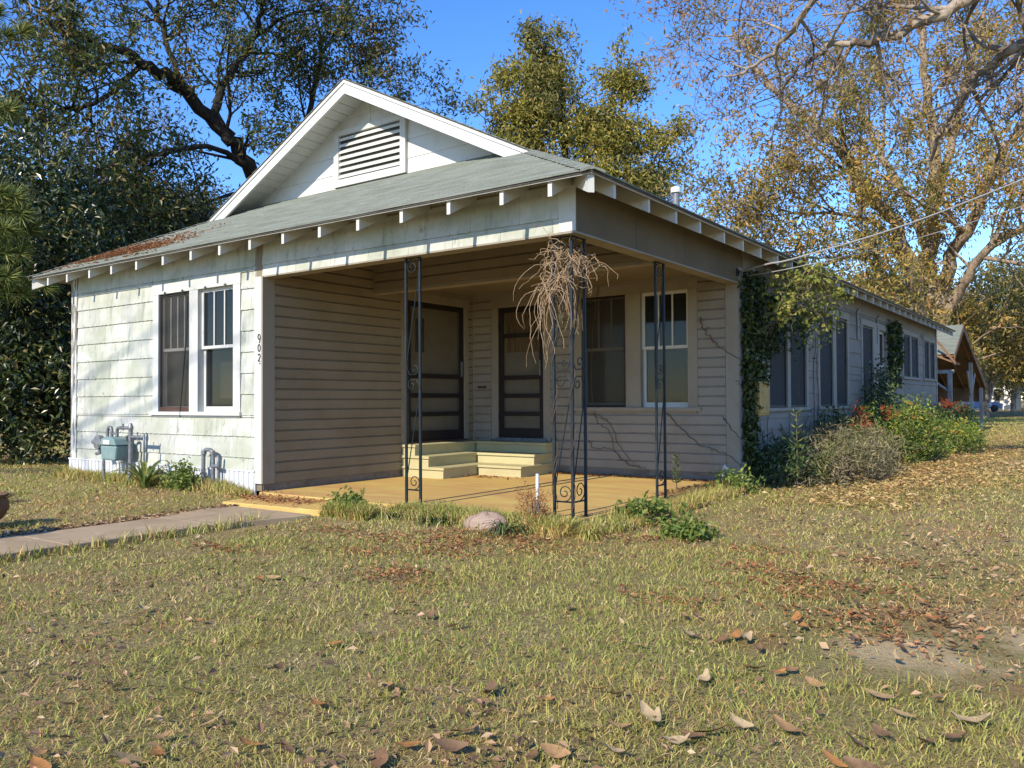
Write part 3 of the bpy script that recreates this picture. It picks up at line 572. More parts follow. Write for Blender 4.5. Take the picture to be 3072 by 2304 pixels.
# rafter tails
def tailF(x): return MB().prism([(x-.022, -.42, 3.027), (x-.022, -.42, 3.160), (x-.022, .0, 3.372), (x-.022, .0, 3.238)], (.044, 0, 0))
for x in (-9.157, -8.574, -7.927, -7.327, -6.687, -6.05, -5.424, -4.825, -4.233, -3.631, -3.013, -2.415, -1.79, -1.168, -.531, .0): tailF(x).build('rafter_tail', M['rafter_white'], roof)
yy = [.0, .685, 1.31, 1.927, 2.626, 3.238, 3.874]+[4.55+.63*i for i in range(26)]
for y in yy:
    MB().prism([(.42, y-.022, 3.027), (.42, y-.022, 3.160), (.0, y-.022, 3.372), (.0, y-.022, 3.238)], (0, .044, 0)).build('rafter_tail', M['rafter_white'], roof)
    if y > .1: MB().prism([(2*XC-.42, y-.022, 3.027), (2*XC-.42, y-.022, 3.160), (XW0, y-.022, 3.372), (XW0, y-.022, 3.238)], (0, .044, 0)).build('rafter_tail', M['rafter_white'], roof)
for sx, xe in ((1, .0), (-1, XW0)):
    d1 = .03; a = MB()
    pr = [(xe+sx*.42, -.42, 3.00), (xe+sx*.42, -.42, 3.155), (xe-sx*.02, .02, 3.376), (xe-sx*.02, .02, 3.225)]
    a.prism([(x-.02*sx, y-.02, z) for x, y, z in pr], (.04*sx, .04, 0)); a.build('hip_rafter', M['rafter_white'], roof)
# gable
gz0 = zf(0, YG)
gb = MB().prism([(XC-2.60, YG, gz0-.02), (XC+2.60, YG, gz0-.02), (XC, YG, ZR-.05)], (0, .1, 0)).build('gable_wall', M['gable_white'], house)
vx, vz0, vz1 = .725, gz0+.004, 5.245
for z0_, z1_ in ((gz0, 4.615), (4.615, 4.88), (4.88, 5.145), (5.145, 5.41), (5.41, 5.66)):
    for s in (-1, 1):
        lim = lambda z: min((ZR-.055-z)/PT, 9); inn = vx+.002 if z0_ < 5.2 else .004
        if z0_ == 5.145:      # the band beside and over the vent head
            pass
        o0, o1 = lim(z0_), lim(z1_)
        if o0 <= inn: continue
        o1 = max(o1, inn)
        if z0_ == 5.145: inn = .004 if s else inn
        base = z0_ if z0_ != 5.145 else 5.25
        o0 = lim(base)
        if base >= z1_ or o0 <= inn: continue
        a = MB(); q = [(XC+s*inn, base), (XC+s*o0, base), (XC+s*max(o1, inn), z1_), (XC+s*inn, z1_)]
        a.add([(x, YG-.013, z) if i < 2 else (x, YG-.004, z-.001) for i, (x, z) in enumerate(q)]+[(x, YG, z) for x, z in q], [(0, 1, 2, 3), (4, 5, 1, 0), (1, 5, 6, 2), (0, 3, 7, 4)])
        a.build('shingle', M['gable_white'], gb)
vent = MB()
for bb in ((-vx, -vx+.105, vz0, vz1), (vx-.105, vx, vz0, vz1), (-vx+.105, vx-.105, 5.165, vz1), (-vx+.105, vx-.105, vz0, 4.515)): vent.box((XC+bb[0], YG-.062, bb[2]), (XC+bb[1], YG-.002, bb[3]))
vent = vent.build('gable_vent', M['trim_white'], house, bevel=.003)
MB().box((XC-.62, YG-.0135, 4.515), (XC+.62, YG-.001, 5.165)).build('vent_back', M['interior'], vent)  # dark sheet over the white wall, standing in for shade between louvers
for i in range(7):
    z = 4.535+i*.092
    MB().prism([(XC-.618, YG-.055, z-.004), (XC-.618, YG-.055, z+.034), (XC-.618, YG-.014, z+.062), (XC-.618, YG-.014, z+.05)], (1.236, 0, 0)).build('louver', M['trim_white'], vent)
for s in (-1, 1):
    n = 3.18; a = MB()
    a.add([(XC, YK+.012, ZR-.024), (XC+s*n, YK+.012, ZR-.024-PT*n), (XC+s*n, YK+.012, ZR-.205-PT*n), (XC, YK+.012, ZR-.205), (XC, YK+.05, ZR-.024), (XC+s*n, YK+.05, ZR-.024-PT*n), (XC+s*n, YK+.05, ZR-.205-PT*n), (XC, YK+.05, ZR-.205)],
          [(0, 1, 2, 3), (7, 6, 5, 4), (0, 4, 5, 1), (1, 5, 6, 2), (2, 6, 7, 3), (3, 7, 4, 0)])
    a.build('rake_board', M['gable_white'], roof)
    a = MB(); a.add([(XC, YK-.004, ZR-.020), (XC+s*n, YK-.004, ZR-.020-PT*n), (XC+s*n, YK-.004, ZR-.062-PT*n), (XC, YK-.004, ZR-.062), (XC, YK+.0115, ZR-.020), (XC+s*n, YK+.0115, ZR-.020-PT*n), (XC+s*n, YK+.0115, ZR-.062-PT*n), (XC, YK+.0115, ZR-.062)],
          [(0, 1, 2, 3), (7, 6, 5, 4), (0, 4, 5, 1), (1, 5, 6, 2), (2, 6, 7, 3), (3, 7, 4, 0)]); a.build('rake_trim', M['gable_white'], roof)
    for i in range(19):
        x0_, x1_ = .01+i*.15, .01+i*.15+.139
        def q(x, y, o): return (XC+s*x, y, ZR-PT*x+o)
        MB().hexa([q(x0_, YK+.051, -.062), q(x1_, YK+.051, -.062), q(x1_, YG-.001, -.062), q(x0_, YG-.001, -.062), q(x0_, YK+.051, -.044), q(x1_, YK+.051, -.044), q(x1_, YG-.001, -.044), q(x0_, YG-.001, -.044)]).build('soffit_board', M['gable_white'], roof)
vp = MB().lathe([(.052, -.1), (.052, .30)], (-1.0, 4.45, zr(-1, 0)), 16).build('vent_pipe', M['metal_grey'], roof, smooth=False)
MB().lathe([(.045, .27), (.075, .275), (.075, .345), (.045, .36)], (-1.0, 4.45, zr(-1, 0)), 16).build('vent_cap', M['pvc'], roof)

# --- porch steps
steps = thing('porch_steps', 'yellow painted L-shaped wooden steps in the porch corner below both doors', 'steps', (-3.7, 3.3, .12))
xs_, ys_, zs_ = (-3.70, -3.98, -4.24), (3.24, 3.58, 3.88), (.275, .43, .588)
for k in range(3):
    zb = .1165 if k == 0 else zs_[k-1]+.0005
    MB().box((XJ+.024, 2.46, zb), (xs_[k], 4.17, zs_[k]-.038)).build('riser', M['step'], steps)
    MB().box((XJ+.024, 2.435, zs_[k]-.0375), (xs_[k]+.028, 4.17, zs_[k])).build('tread', M['step'], steps, bevel=.006)
    MB().box((xs_[k]+.03, ys_[k], zb), (-2.90, 4.17, zs_[k]-.038)).build('riser', M['step'], steps)
    MB().box((xs_[k]+.031, ys_[k]-.028, zs_[k]-.0375), (-2.875, 4.17, zs_[k]-.0005)).build('tread', M['step'], steps, bevel=.006)

# ------------------------------------------------------------------ wrought-iron porch posts
def spiral(c, r0, turns, a0, sgn, n=34, rmin=.16):
    out = []
    for i in range(n+1):
        t = i/n; rr = r0*(1-t*(1-rmin)); a = a0+sgn*turns*2*math.pi*t; out.append((c[0]+rr*math.cos(a), c[1]+rr*math.sin(a)))
    return out
def iron_panel(post, P, w, zb, zt):
    """P(u, z) -> 3d; one flat panel between two uprights, width w"""
    def bar(pts, r, name, k=5): MB().tube([P(u, z) for u, z in pts], r, k).build(name, M['iron'], post)
    bar([(.006, zb+.155), (w-.006, zb+.155)], .009, 'cross_bar'); bar([(.006, zt-.004), (w-.006, zt-.004)], .008, 'cross_bar')
    h = w/2
    def scroll(cz, flip, up):
        cu = h+(.012 if flip else -.012); r0 = w*.40
        pts = spiral((cu, cz), r0, 1.55, math.pi*(-.5 if up else .5), (1 if flip else -1)*(1 if up else -1)); return pts
    bar(scroll(zb+.155+w*.42, True, True), .0055, 'scroll'); bar(scroll(zt-.01-w*.42, False, False), .0055, 'scroll')
    zm = zb+(zt-zb)*.515
    # the S-scroll at mid height
    s1 = spiral((h+.02, zm+w*.42), w*.30, 1.3, -math.pi*.65, 1); s2 = spiral((h-.02, zm-w*.42), w*.30, 1.3, math.pi*.35, 1)
    bar([(.008, zm+w*.95)]+[(.012, zm+w*.45), (h*.55, zm+w*.12)]+s1, .0055, 'scroll'); bar([(w-.008, zm-w*.95), (w-.012, zm-w*.45), (w-h*.55, zm-w*.12)]+s2, .0055, 'scroll')
    bar([(w-.012, zt-.15), (.012, zm+w*.9)], .0062, 'brace'); bar([(w-.012, zm-w*.9), (.012, zb+.30)], .0062, 'brace')
def upright(post, x, y, zb, zt):
    MB().box((x-.0125, y-.0125, zb), (x+.0125, y+.0125, zt)).build('upright', M['iron'], post, bevel=.002)
    MB().box((x-.03, y-.03, zb-.002), (x+.03, y+.03, zb+.006)).build('foot', M['iron'], post)
zt_ = 2.770
p1 = thing('iron_porch_post', 'dark wrought-iron scroll post on the front edge left of the porch corner', 'porch post', (-2.08, .07, .118), 'wrought-iron porch posts')
upright(p1, -2.182, .07, .118, zt_); upright(p1, -1.98, .07, .118, zt_); iron_panel(p1, lambda u, z: (-2.182+u, .07, z), .202, .118, zt_)
p2 = thing('iron_porch_post', 'corner iron post of two scroll panels wrapped with dead vine at its top', 'porch post', (-.09, .07, .118), 'wrought-iron porch posts')
upright(p2, -.285, .07, .118, zt_); upright(p2, -.083, .07, .118, zt_); upright(p2, -.083, .305, .118, zt_)
iron_panel(p2, lambda u, z: (-.285+u, .07, z), .202, .118, zt_); iron_panel(p2, lambda u, z: (-.083, .07+u, z), .235, .118, zt_)
p3 = thing('iron_porch_post', 'iron scroll post on the right edge of the porch before the sash window', 'porch post', (-.09, 1.97, .118), 'wrought-iron porch posts')
upright(p3, -.09, 1.865, .118, zt_); upright(p3, -.09, 2.075, .118, zt_); iron_panel(p3, lambda u, z: (-.09, 1.865+u, z), .21, .118, zt_)

# ------------------------------------------------------------------ leaves, twigs, trees
def leaves_np(c, n_each, sig, L, Wd, rg, up=.3, droop=0.0, flat=0.0):
    """leaf rhombs scattered round the centres c (k,3)"""
    c = np.repeat(np.asarray(c, float), n_each, axis=0); n = len(c)
    p = c+rg.normal(0, 1, (n, 3))*np.asarray(sig)
    d = rg.normal(0, 1, (n, 3)); d[:, 2] = d[:, 2]*(1-flat)-droop; d /= np.linalg.norm(d, axis=1, keepdims=True)
    nn = rg.normal(0, 1, (n, 3)); nn[:, 2] += up*3; nn -= (nn*d).sum(1, keepdims=True)*d; nn /= np.maximum(np.linalg.norm(nn, axis=1, keepdims=True), 1e-6)
    s = np.cross(d, nn); l = L*rg.uniform(.6, 1.25, (n, 1)); w = Wd*rg.uniform(.7, 1.2, (n, 1))
    return leaf_quads(p, d, s, nn, l, w)
def leaf_quads(p, d, s, nn, l, w):
    a = p-d*l*.5; b = p+s*w*.5+nn*w*.18-d*l*.05; e = p+d*l*.5-nn*l*.08; f = p-s*w*.5+nn*w*.18-d*l*.05
    v = np.stack([a, b, e, f], 1).reshape(-1, 3); i = np.arange(len(p))[:, None]*4
    return v, i+np.array([[0, 1, 2, 3]])
def split_tris(q): return np.concatenate([q[:, [0, 1, 2]], q[:, [0, 2, 3]]])
def leaf_obj(name, parts, mat, parent=None):
    vs_, qs, off = [], [], 0
    for v, q in parts: vs_.append(v); qs.append(split_tris(q)+off); off += len(v)
    return link(name, mesh_np(name, np.concatenate(vs_), [np.concatenate(qs)]), mat, parent)

def wander(p, d, L, n, rg, w=.25, lift=0.0):
    pts = [np.asarray(p, float)]; d = np.asarray(d, float)/np.linalg.norm(d); st_ = L/n
    for i in range(n):
        d = d+rg.normal(0, w, 3)*.6; d[2] += lift; d /= np.linalg.norm(d); pts.append(pts[-1]+d*st_)
    return np.array(pts)
def smooth_line(pts, n=6):
    pts = np.asarray(pts, float); k = len(pts); out = []
    for i in range(k-1):
        p0, p1, p2, p3 = pts[max(i-1, 0)], pts[i], pts[i+1], pts[min(i+2, k-1)]
        for t in np.arange(n)/n: out.append(.5*((2*p1)+(-p0+p2)*t+(2*p0-5*p1+4*p2-p3)*t*t+(-p0+3*p1-3*p2+p3)*t**3))
    out.append(pts[-1]); return np.array(out)
def grow(limbs, rg, nch=(8, 5, 4), lens=((2.2, 4.2), (1.0, 2.2), (.4, 1.0)), lift=.03, t0=.22, wobble=.22, kmin=.006):
    """limbs: (points, r0, r1). returns wood builder and twig points"""
    wood = MB(); tips = []
    stack = []
    for pts, r0, r1 in limbs:
        q = smooth_line(pts, 5); q[1:-1] += rg.normal(0, r0*.22, (len(q)-2, 3)); stack.append((q, r0, r1, 0))
    while stack:
        q, r0, r1, lev = stack.pop(); n = len(q); rr = np.linspace(0, 1, n); rad = r0+(r1-r0)*rr**.8
        wood.tube(q, rad, 8 if lev == 0 and r0 > .08 else (5 if lev < 2 else 3), caps=False)
        if lev < len(nch):
            for i in range(nch[lev]):
                t = rg.uniform(t0 if lev == 0 else .15, 1.0); f = t*(n-1); i0 = min(int(f), n-2); p = q[i0]+(q[i0+1]-q[i0])*(f-i0)
                tg = q[i0+1]-q[i0]; tg /= np.linalg.norm(tg)+1e-9; pr = rg.normal(0, 1, 3); pr -= pr@tg*tg; pr /= np.linalg.norm(pr)+1e-9
                ang = R(rg.uniform(28, 75)); d = tg*math.cos(ang)+pr*math.sin(ang); d[2] += .12
                L = rg.uniform(*lens[lev])*(1.15-.35*t); rp = rad[i0]
                ra = max(min(rp*.6, .022*L), kmin); stack.append((wander(p, d, L, 5 if lev < 2 else 3, rg, wobble, lift), ra, max(ra*.35, kmin*.7), lev+1))
            if lev > 0: tips.append(q[-1])
        else: tips.extend(q[1:])
    return wood, np.array(tips)
def tree(name, label, base, limbs, rg, bark, leaf, n_leaf, sig, L, Wd, group, leafdrop=.0, keep=1.0, extra=None, **kw):
    t = thing(name, label, 'tree', tuple(base), group)
    wood, tips = grow(limbs, rg, **kw)
    wood.build('trunk', bark, t, smooth=True)
    if keep < 1: tips = tips[rg.random(len(tips)) < keep]
    parts = [leaves_np(tips, n_leaf, sig, L, Wd, rg, droop=leafdrop)]
    if extra is not None: parts.append(leaves_np(extra[0], extra[1], extra[2], L, Wd, rg, droop=leafdrop))
    leaf_obj('crown', parts, leaf, t)
    return t
def lobes(ls, rg, power=.45):
    """cluster centres inside ellipsoids (centre, radii, n), gathered towards the shell"""
    out = []
    for c, r, n in ls:
        d = rg.normal(0, 1, (n, 3)); d /= np.linalg.norm(d, axis=1, keepdims=True); out.append(np.asarray(c)+d*np.asarray(r)*(rg.random((n, 1))**power))
    return np.concatenate(out)
P3 = lambda L: [at(*p) for p in L]
G = np.random.default_rng
def gr(p): return (p[0], p[1], 0.0)

# big pecan behind the right end of the house
E0 = at(2770, 1270, 41)
E_l = [(P3([(2775, 1275, 41), (2772, 1100, 41), (2770, 985, 41)]), .85, .62),
 (P3([(2765, 1010, 41), (2721, 749, 40), (2635, 597, 39), (2555, 504, 38.5), (2449, 378, 38), (2337, 285, 37.5), (2257, 192, 37), (2197, 80, 37)]), .36, .06),
 (P3([(2775, 1000, 41), (2788, 800, 41.5), (2794, 663, 42), (2800, 450, 42), (2780, 250, 43), (2760, 60, 43), (2750, -150, 44)]), .42, .10),
 (P3([(2800, 1000, 41), (2850, 800, 41), (2913, 663, 40), (3006, 464, 39), (3060, 358, 38.5), (3150, 150, 38)]), .36, .08),
 (P3([(2810, 1005, 41), (2890, 850, 40), (2966, 742, 39), (3072, 676, 38), (3220, 600, 37)]), .28, .07),
 (P3([(2740, 950, 41), (2650, 820, 39), (2560, 770, 38), (2440, 800, 37), (2340, 790, 36)]), .16, .03),
 (P3([(2740, 900, 41), (2660, 700, 40), (2520, 640, 38), (2380, 640, 37), (2250, 590, 36)]), .14, .03),
 (P3([(2795, 780, 42), (2700, 560, 43), (2620, 420, 44), (2560, 250, 44), (2480, 80, 44)]), .22, .05),
 (P3([(2790, 620, 42), (2860, 420, 44), (2900, 250, 45), (2950, 60, 45), (2990, -120, 46)]), .24, .06),
 (P3([(2810, 960, 41), (2740, 930, 38), (2660, 930, 37), (2580, 900, 36)]), .12, .03)]
rgE = G(3)
exE = lobes([(at(2680, 640, 40), (2.6, 2.4, 2.2), 90), (at(2850, 560, 40), (3.0, 2.5, 2.6), 90), (at(2560, 880, 38), (2.4, 2, 1.2), 60), (at(2400, 720, 37), (2.4, 2, 1.8), 70), (at(2950, 420, 41), (3, 2, 3), 70), (at(2690, 860, 39), (1.6, 1.6, 1.6), 50), (at(2450, 520, 38), (2.2, 2, 1.5), 40)], rgE, .6)
tree('pecan_tree', 'huge autumn pecan with several diverging trunks behind the far right end of the house', E0, E_l, rgE, M['bark_pecan'], M['lf_pecan'], 7, (.22, .22, .20), .25, .09, 'trees around the house', .35, .8, (exE[::2], 34, (.40, .40, .34)), nch=(10, 6, 4), lens=((2.4, 5.0), (1.1, 2.4), (.5, 1.1)), t0=.3, kmin=.011)

# nearer bare-twigged pecan whose limbs reach in from the upper right
N_l = [(P3([(3850, 1420, 15), (3840, 900, 15), (3780, 400, 15), (3700, 100, 15)]), .34, .26),
 (P3([(3700, 100, 15), (3400, 20, 14.5), (3200, 70, 14), (3072, 126, 14), (2966, 199, 14.5), (2880, 298, 15), (2827, 398, 15.5), (2780, 480, 16)]), .16, .022),
 (P3([(3720, 60, 15), (3300, -140, 13.5), (3050, -80, 13), (2900, 0, 13), (2701, 99, 13), (2602, 126, 13.2), (2489, 146, 13.4), (2400, 200, 13.6), (2330, 290, 14)]), .15, .015),
 (P3([(3300, -140, 13.5), (2900, -220, 12.5), (2600, -150, 12), (2449, 0, 12), (2343, 133, 12.5), (2250, 210, 12.8), (2150, 240, 13)]), .10, .010),
 (P3([(2900, -220, 12.5), (2500, -260, 12), (2250, -120, 12), (2120, -20, 12.2), (2010, 20, 12.4)]), .06, .008)]
tree('bare_pecan_tree', 'nearly bare pecan whose grey twigged limbs hang in from the upper right corner', at(3850, 1420, 15)*np.array([1, 1, 0]), N_l, G(8), M['bark_grey'], M['lf_pecan_dry'], 4, (.10, .10, .10), .10, .04, 'trees around the house', .5, .30, None, nch=(11, 6, 4), lens=((.9, 2.2), (.5, 1.2), (.25, .6)), t0=.2, wobble=.32, kmin=.0045, lift=-.01)

# dark spreading tree behind the left of the roof
A_l = [(P3([(905, 1260, 27), (900, 900, 27), (870, 640, 27), (742, 498, 26), (675, 405, 25.5), (548, 270, 25), (472, 211, 24.5), (363, 160, 24), (253, 118, 23.5), (120, 60, 23)]), .34, .07),
 (P3([(690, 425, 25.5), (650, 354, 25.5), (666, 261, 26), (717, 186, 26.5), (768, 110, 27), (785, 25, 27), (800, -90, 27)]), .17, .05),
 (P3([(742, 498, 26), (624, 440, 25), (472, 464, 24), (330, 500, 23), (200, 540, 22.5)]), .10, .03),
 (P3([(870, 640, 27), (900, 480, 28), (930, 320, 28.5), (960, 160, 29), (940, 20, 29)]), .16, .04),
 (P3([(800, 560, 26.5), (640, 600, 25.5), (520, 660, 25)]), .08, .02),
 (P3([(548, 270, 25), (500, 120, 26), (470, 10, 26), (450, -100, 26.5)]), .10, .03),
 (P3([(430, 190, 24.5), (300, 300, 24), (180, 330, 23.5), (60, 300, 23)]), .08, .03),
 (P3([(905, 470, 28), (1040, 350, 28.5), (1160, 300, 29), (1260, 330, 29.5)]), .06, .012),
 (P3([(768, 110, 27), (880, 40, 27.5), (980, 40, 28), (1030, 110, 28.5)]), .06, .02)]
rgA = G(5)
exA = lobes([(at(600, 120, 26), (2.6, 2, 1.6), 60), (at(880, 90, 27.5), (1.7, 1.5, 1.6), 45), (at(900, 380, 28), (1.4, 1.4, 1.6), 45), (at(300, 100, 25), (2.2, 2, 1.3), 45), (at(480, 620, 27), (1.8, 1.5, 1.0), 40), (at(960, 220, 28.5), (.8, .8, 1.3), 20)], rgA, .6)
tree('dark_spreading_tree', 'dark-leaved spreading tree with leaning black limbs behind the left of the gable', A_l[0][0][0]*np.array([1, 1, 0]), A_l, rgA, M['bark_dark'], M['lf_oak'], 6, (.17, .17, .16), .20, .07, 'trees around the house', .3, .72, (exA[::3], 20, (.32, .32, .28)), nch=(10, 6, 4), lens=((1.6, 3.2), (.8, 1.8), (.35, .8)), t0=.3, kmin=.007)

# olive tree over the ridge
D_l = [(P3([(1730, 1260, 42), (1725, 800, 42), (1700, 480, 42), (1690, 300, 42), (1660, 160, 42)]), .30, .05),
 (P3([(1725, 700, 42), (1800, 500, 41.5), (1860, 330, 41.5), (1880, 230, 41.5)]), .16, .03), (P3([(1725, 760, 42), (1600, 560, 42), (1530, 400, 42), (1500, 260, 42)]), .16, .03),
 (P3([(1725, 800, 42), (1850, 620, 41), (1950, 500, 41), (1980, 430, 41)]), .12, .02), (P3([(1700, 480, 42), (1640, 300, 42.5), (1600, 180, 42.5)]), .1, .02)]
rgD = G(12)
exD = lobes([(at(1600, 330, 42), (1.5, 1.5, 2.3), 110), (at(1560, 480, 42), (1.8, 1.8, 1.7), 100), (at(1720, 400, 42), (1.7, 1.8, 2.2), 70), (at(1850, 420, 41.5), (1.6, 1.8, 1.9), 95), (at(1800, 560, 41.5), (2.4, 2, 1.5), 110), (at(1660, 210, 42), (.7, .8, 1.2), 30), (at(1870, 260, 41.5), (.9, .8, .7), 30), (at(1940, 560, 41), (1.2, 1.3, 1.3), 60), (at(1700, 650, 42), (3.4, 2.2, 1.6), 90), (at(1500, 250, 42), (.35, .4, .5), 6), (at(1530, 230, 42), (.6, .5, .6), 12)], rgD, .6)
tree('olive_green_tree', 'rounded olive-green tree with yellowing top rising over the roof ridge', D_l[0][0][0]*np.array([1, 1, 0]), D_l, rgD, M['bark_dark'], M['lf_olive'], 8, (.25, .25, .25), .28, .10, 'trees around the house', .3, .8, (exD, 50, (.36, .36, .34)), nch=(7, 4, 3), lens=((1.2, 2.4), (.7, 1.4), (.4, .8)), t0=.35, kmin=.012)

# evergreen screen at the far left
def dense(name, label, base, ls, seed, leaf, nl, sg, L, Wd, bark, droop=.25, cat_group='trees around the house', r0=.22):
    rg = G(seed); c = lobes(ls, rg, .5); t = thing(name, label, 'tree', tuple(gr(base)), cat_group); wood = MB()
    base = np.asarray(gr(base), float); top = max((l[0][2] for l in ls)); mid = np.mean([l[0] for l in ls], axis=0)
    sp = smooth_line([base, base*.6+np.array([mid[0], mid[1], top*.35])*.4, np.array([mid[0], mid[1], top*.75]), np.array([mid[0], mid[1], top])], 4)
    wood.tube(sp, np.linspace(r0, .03, len(sp)), 8, caps=False)
    pick = c[rg.permutation(len(c))[:min(90, len(c))]]
    for p in pick:
        s = sp[int(rg.integers(3, len(sp)))]; m_ = (s+p)/2+rg.normal(0, .2, 3); wood.tube(smooth_line([s, m_, p], 3), np.linspace(.045, .012, 7), 4, caps=False)
    wood.build('trunk', bark, t, smooth=True); leaf_obj('crown', [leaves_np(c, nl, sg, L, Wd, rg, droop=droop)], leaf, t); return t
dense('magnolia_tree', 'dark glossy magnolia filling the left edge beside the house', at(60, 1350, 20), [(at(60, 900, 19.5), (2.2, 1.8, 2.6), 330), (at(100, 1180, 18.5), (1.5, 1.6, 1.4), 210), (at(50, 600, 20.5), (1.5, 1.6, 1.6), 150), (at(200, 760, 21), (1.5, 1.5, 2.0), 190), (at(-180, 900, 19), (1.8, 1.8, 3), 160)], 21, M['lf_mag'], 34, (.26, .26, .24), .17, .062, M['bark_dark'])
dense('magnolia_tree', 'second dark evergreen just behind the low left eave', at(330, 1330, 24), [(at(300, 840, 23.5), (1.6, 1.6, 2.0), 210), (at(420, 760, 24.5), (1.7, 1.6, 1.7), 180), (at(240, 1050, 22.5), (1.4, 1.4, 1.9), 190), (at(520, 700, 26), (1.4, 1.4, 1.2), 110)], 22, M['lf_mag'], 32, (.28, .28, .25), .17, .062, M['bark_dark'])
dense('browning_tree', 'small browning tree between the evergreens and the roof slope', at(420, 1300, 27), [(at(400, 620, 27), (1.5, 1.2, 1.3), 90), (at(330, 690, 27), (1.2, 1.2, 1.2), 70), (at(560, 640, 28), (1.5, 1.2, .9), 60)], 23, M['lf_brown'], 30, (.3, .3, .28), .14, .05, M['bark_dark'], r0=.12)
dense('evergreen_tree', 'evergreen behind the roof slope under the dark spreading tree', at(620, 1290, 33), [(at(600, 640, 33), (2.4, 1.6, 1.0), 110), (at(480, 700, 33), (2.2, 1.6, 1.2), 110)], 24, M['lf_oak'], 32, (.36, .36, .32), .17, .055, M['bark_dark'], r0=.16)
# bare grey tree in the gap
Bl = [(P3([(330, 1250, 40), (330, 760, 40), (340, 560, 40), (350, 430, 40)]), .14, .03), (P3([(335, 640, 40), (270, 520, 40), (230, 430, 40)]), .06, .015), (P3([(338, 600, 40), (400, 490, 40), (450, 400, 40)]), .06, .015)]
tree('bare_grey_tree', 'bare pale grey tree showing in the gap of sky at left', Bl[0][0][0]*np.array([1, 1, 0]), Bl, G(31), M['bark_grey'], M['lf_pecan_dry'], 1, (.2, .2, .2), .1, .04, 'trees around the house', .3, .2, None, nch=(9, 5, 3), lens=((1.2, 2.4), (.7, 1.4), (.4, .9)), kmin=.012)
# pine boughs at the very left edge
pt = thing('pine_tree', 'pine with long needle tufts poking in at the left edge', 'tree', (*at(-260, 1450, 17.5)[:2], 0.0), 'trees around the house'); wd = MB(); nd = []
rgP = G(41); wd.tube(smooth_line(P3([(-260, 1450, 17.5), (-265, 900, 17.5), (-270, 300, 17.5), (-270, -200, 17.5)]), 4), np.linspace(.17, .08, 13), 8)
for tip, s0 in (((40, 590, 16.8), (-260, 520, 17.5)), ((60, 640, 16.8), (-260, 560, 17.5)), ((10, 690, 16.6), (-262, 640, 17.5)), ((90, 690, 17), (-262, 700, 17.5)), ((60, 760, 16.8), (-262, 760, 17.5)), ((20, 830, 16.6), (-262, 820, 17.5)), ((130, 860, 17), (-262, 840, 17.5)), ((60, 880, 16.8), (-262, 880, 17.5)), ((-20, 40, 16.5), (-265, 120, 17.5)), ((60, 100, 17), (-265, 160, 17.5)), ((20, 330, 17), (-265, 330, 17.5))):
    a_, b_ = at(*s0), at(*tip); wd.tube(smooth_line([a_, (a_+b_)/2+np.array([0, 0, .12]), b_], 5), np.linspace(.025, .008, 11), 5)
    for tt in (1.0, .86, .72, .58):
        c_ = a_+(b_-a_)*tt; n = 120; d = rgP.normal(0, 1, (n, 3))*.75+(b_-a_)/np.linalg.norm(b_-a_)*.9; d[:, 2] += .25; d /= np.linalg.norm(d, axis=1, keepdims=True); l = rgP.uniform(.22, .36, (n, 1))
        s = np.cross(d, rgP.normal(0, 1, (n, 3))); s /= np.linalg.norm(s, axis=1, keepdims=True); nd.append(leaf_quads(c_+d*l*.5, d, s, np.cross(d, s), l, np.full((n, 1), .014)))
wd.build('trunk', M['bark_dark'], pt, smooth=True); leaf_obj('crown', nd, M['lf_pine'], pt)

# trees beyond the carport on the right
bgs = [('yellowing_tree', 'yellowing tree right of the carport roof at the right edge', 2960, 62, [(2960, 900, 3.2, 3.0), (2900, 980, 2.6, 2.2), (3000, 1050, 3.0, 2.0)], 'lf_mix'),
       ('mixed_green_tree', 'deeper green tree standing at the right edge beyond the carport', 3090, 66, [(3090, 880, 3.2, 3.4), (3060, 1020, 2.6, 2.4), (3130, 1080, 3, 2)], 'lf_olive'),
       ('low_olive_tree', 'low olive tree seen between the pecan trunks and the eave', 2600, 58, [(2600, 900, 2.6, 2.0), (2700, 940, 2.4, 1.8), (2540, 930, 2, 1.5)], 'lf_olive'),
       ('rusty_brown_tree', 'rusty brown tree filling in behind the carport', 2860, 74, [(2870, 980, 4, 3.4), (2800, 1060, 3.4, 2.4), (2930, 1090, 3, 2)], 'lf_brown'),
       ('tall_mixed_tree', 'tall thin mixed tree behind the right edge of the carport', 3040, 80, [(3030, 960, 3.6, 4), (3090, 830, 3.2, 3.2), (3000, 1100, 4, 2)], 'lf_mix')]
for i, (nm, lb, px_, ds, ls, lf) in enumerate(bgs):
    dense(nm, lb, at(px_, 1260, ds), [(at(a_, b_, ds), (w_, w_, h_), 110) for a_, b_, w_, h_ in ls], 50+i, M[lf], 34, (.55, .55, .5), .30, .12, M['bark_grey'], cat_group='trees beyond the carport', r0=.25)
# a continuous far wood closes the horizon
rgF = G(61); az = rgF.uniform(-1.25, 1.0, 5200); rr = rgF.uniform(92, 125, 5200)
cx_, cy_ = CAM[0]-np.sin(YAW-az)*rr, CAM[1]+np.cos(YAW-az)*rr; ht = 4.5+7*fnoise(az*60, rr*0, 6, 4)
C_ = np.stack([cx_, cy_, rgF.uniform(.15, 1, 5200)**.8*ht], -1)
tag(leaf_obj('far_wood', [leaves_np(C_, 12, (1.0, 1.0, .8), .75, .45, rgF)], M['lf_mix']), 'hazy olive line of far trees along the horizon', 'wood', kind='stuff')

